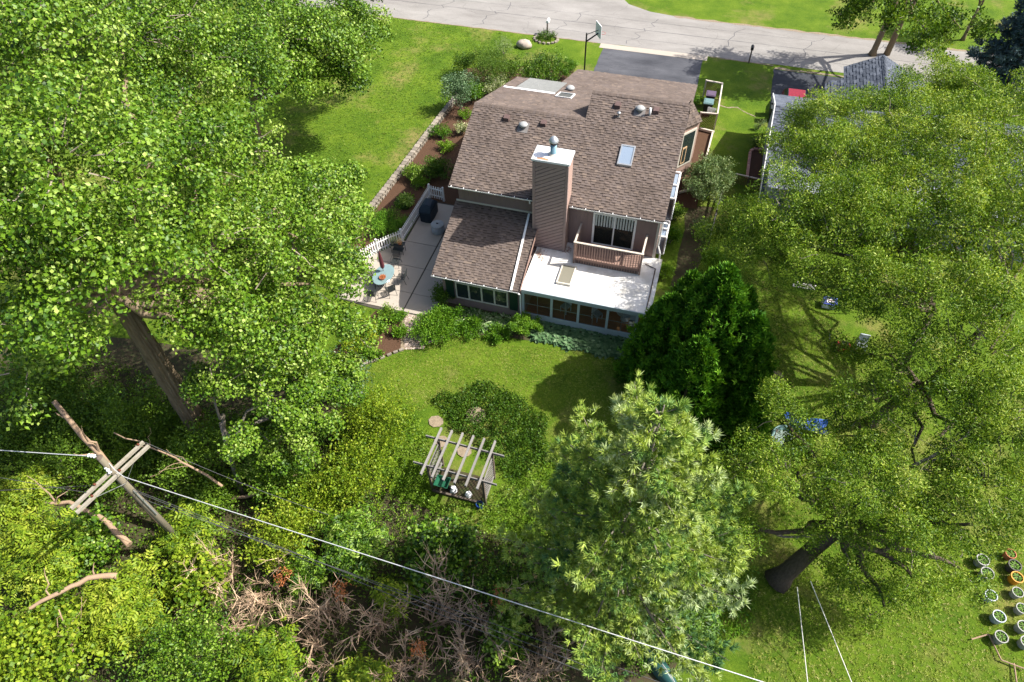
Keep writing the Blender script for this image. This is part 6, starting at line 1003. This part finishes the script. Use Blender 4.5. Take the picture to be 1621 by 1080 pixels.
# ground covers: uncountable low growth
def cover(name, lab, poly, n_, t, mat, size=1.0, h=(0.05, 0.35), tint0=.5, tv=.2):
    P_ = np.array(poly); lo_ = P_.min(0); hi_ = P_.max(0); q = rng.uniform(lo_, hi_, size=(n_*3, 2)); ins = np.zeros(len(q), bool); j = len(P_)-1
    for i in range(len(P_)):
        xi, yi = P_[i]; xj, yj = P_[j]; c_ = ((yi > q[:, 1]) != (yj > q[:, 1])) & (q[:, 0] < (xj-xi)*(q[:, 1]-yi)/(yj-yi+1e-12)+xi); ins ^= c_; j = i
    q = q[ins][:n_]; nn_ = len(q); bump = 0.5+0.5*np.sin(q[:, 0]*3.1+np.sin(q[:, 1]*2.3)*1.5)*np.sin(q[:, 1]*2.7+np.cos(q[:, 0]*1.7)); z = h[0]+(h[1]-h[0])*(.35+.65*bump)*rng.uniform(.4, 1, nn_)
    V, F, tt = scatter(T[t], np.column_stack([q, z]), frames(np.tile([0, 0, 1.], (nn_, 1))+rng.normal(size=(nn_, 3))*.35), size*rng.uniform(.7, 1.3, nn_), tint0+(bump-.5)*.2+rng.normal(size=nn_)*tv*.6, .12); o_ = mesh_np(name, V, F, tt, mat, None, (0, 0, 0)); tag(o_, lab, 'ground cover', None, 'stuff'); return o_
bed = [tuple(W(x, y)[:2]) for x, y in ((683, 632), (705, 622), (722, 628), (748, 610), (775, 606), (800, 622), (822, 628), (850, 655), (868, 668), (862, 700), (885, 730), (850, 740), (812, 770), (790, 735), (768, 725), (745, 690), (718, 682), (700, 650))]
cover('ground_cover', 'dark green perennials in the round bed behind the pergola', bed, 2600, 'mid', 'lf_dark', 1.25, (.05, .45), .45)
weeds = [tuple(W(x, y)[:2]) for x, y in ((430, 800), (470, 700), (560, 640), (650, 650), (690, 700), (670, 745), (690, 800), (760, 800), (860, 730), (960, 720), (1010, 800), (880, 880), (700, 870), (560, 850))]
cover('ground_cover', 'green weeds around the pergola', weeds, 5000, 'mid', 'lf_poplar', 1.15, (.05, .5), .5)
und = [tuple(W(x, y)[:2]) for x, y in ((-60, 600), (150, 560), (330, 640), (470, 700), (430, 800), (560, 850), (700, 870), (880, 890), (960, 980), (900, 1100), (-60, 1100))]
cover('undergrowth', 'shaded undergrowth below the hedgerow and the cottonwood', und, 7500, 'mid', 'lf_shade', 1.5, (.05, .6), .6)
rtw = [tuple(W(x, y)[:2]) for x, y in ((960, 1000), (1040, 900), (1200, 930), (1190, 1000), (1100, 1040), (1000, 1075))]
cover('undergrowth', 'green weeds between the pine trunk and the right lawn', rtw, 2200, 'mid', 'lf_bright', 1.0, (.03, .35), .4)
lawnp = [tuple(W(x, y)[:2]) for x, y in ((560, 595), (650, 550), (720, 530), (800, 545), (960, 560), (1000, 600), (960, 720), (868, 690), (790, 618), (690, 640), (640, 660))]
cover('grass', 'short lawn grass behind the house', lawnp, 9000, 'grass', 'lf_grass', 1.0, (0, .01), .5, .3)
lawnr = [tuple(W(x, y)[:2]) for x, y in ((1180, 1085), (1200, 950), (1220, 640), (1180, 430), (1320, 500), (1450, 640), (1660, 850), (1660, 1085))]
cover('grass', 'rough lawn grass at lower right', lawnr, 13000, 'grass', 'lf_grass', 1.3, (0, .02), .55, .35)

# worn verge along the road, dry strip across the side lawn, stains on the apron
def ragged(name, a, b, wd, k, mat, z=.014):
    up_ = []; dn = []
    for i in range(k+1):
        t_ = i/k; x = a[0]+(b[0]-a[0])*t_; y = a[1]+(b[1]-a[1])*t_; up_.append((x, y+wd*rnd.uniform(.15, 1))); dn.append((x, y-wd*rnd.uniform(.1, .7)))
    sheet(name, dn+up_[::-1], z, mat)
ragged('road_verge', (-4, 61.95), (40, 61.35), .28, 90, 'sand'); ragged('road_verge', (-30, 55.85), (-9.6, 55.75), .14, 50, 'sand'); ragged('road_verge', (-0.2, 55.65), (4.8, 55.55), .16, 16, 'sand'); ragged('road_verge', (4.9, 55.1), (15, 55.2), .3, 30, 'sand', .018)
p_ = [W(*q) for q in ((1137, 166), (1152, 171), (1166, 170), (1180, 178), (1196, 185))]
for a_, b__ in zip(p_[:-1], p_[1:]): ragged('worn_strip', a_[:2], b__[:2], .13, 6, 'sand', .006)

sidel = [tuple(W(x, y)[:2]) for x, y in ((400, 280), (460, 100), (610, 28), (740, 46), (860, 60), (820, 75), (740, 80), (712, 150), (700, 172), (640, 265), (545, 385), (500, 400))]
cover('grass', 'mown grass of the side lawn left of the retaining wall', sidel, 11000, 'grass', 'lf_turf', 1.5, (0, .01), .45, .3)
ragged('road_seam', (-45, 59.2), (45, 58.5), .035, 160, 'asphalt', .0135); ragged('road_seam', (-30, 60.6), (8, 60.4), .02, 90, 'asphalt', .0135); ragged('road_seam', (-14, 57.3), (30, 56.9), .02, 110, 'asphalt', .0135)
for i in range(7):
    x = -26+i*6.3+rnd.uniform(-1, 1); pts_ = [(x+rnd.uniform(-.5, .5)+.4*j*.5, 56.2+j*.5) for j in range(11)]
    sheet('road_seam', [(a_-.02, b__) for a_, b__ in pts_]+[(a_+.025, b__) for a_, b__ in pts_[::-1]], .0138, 'asphalt')
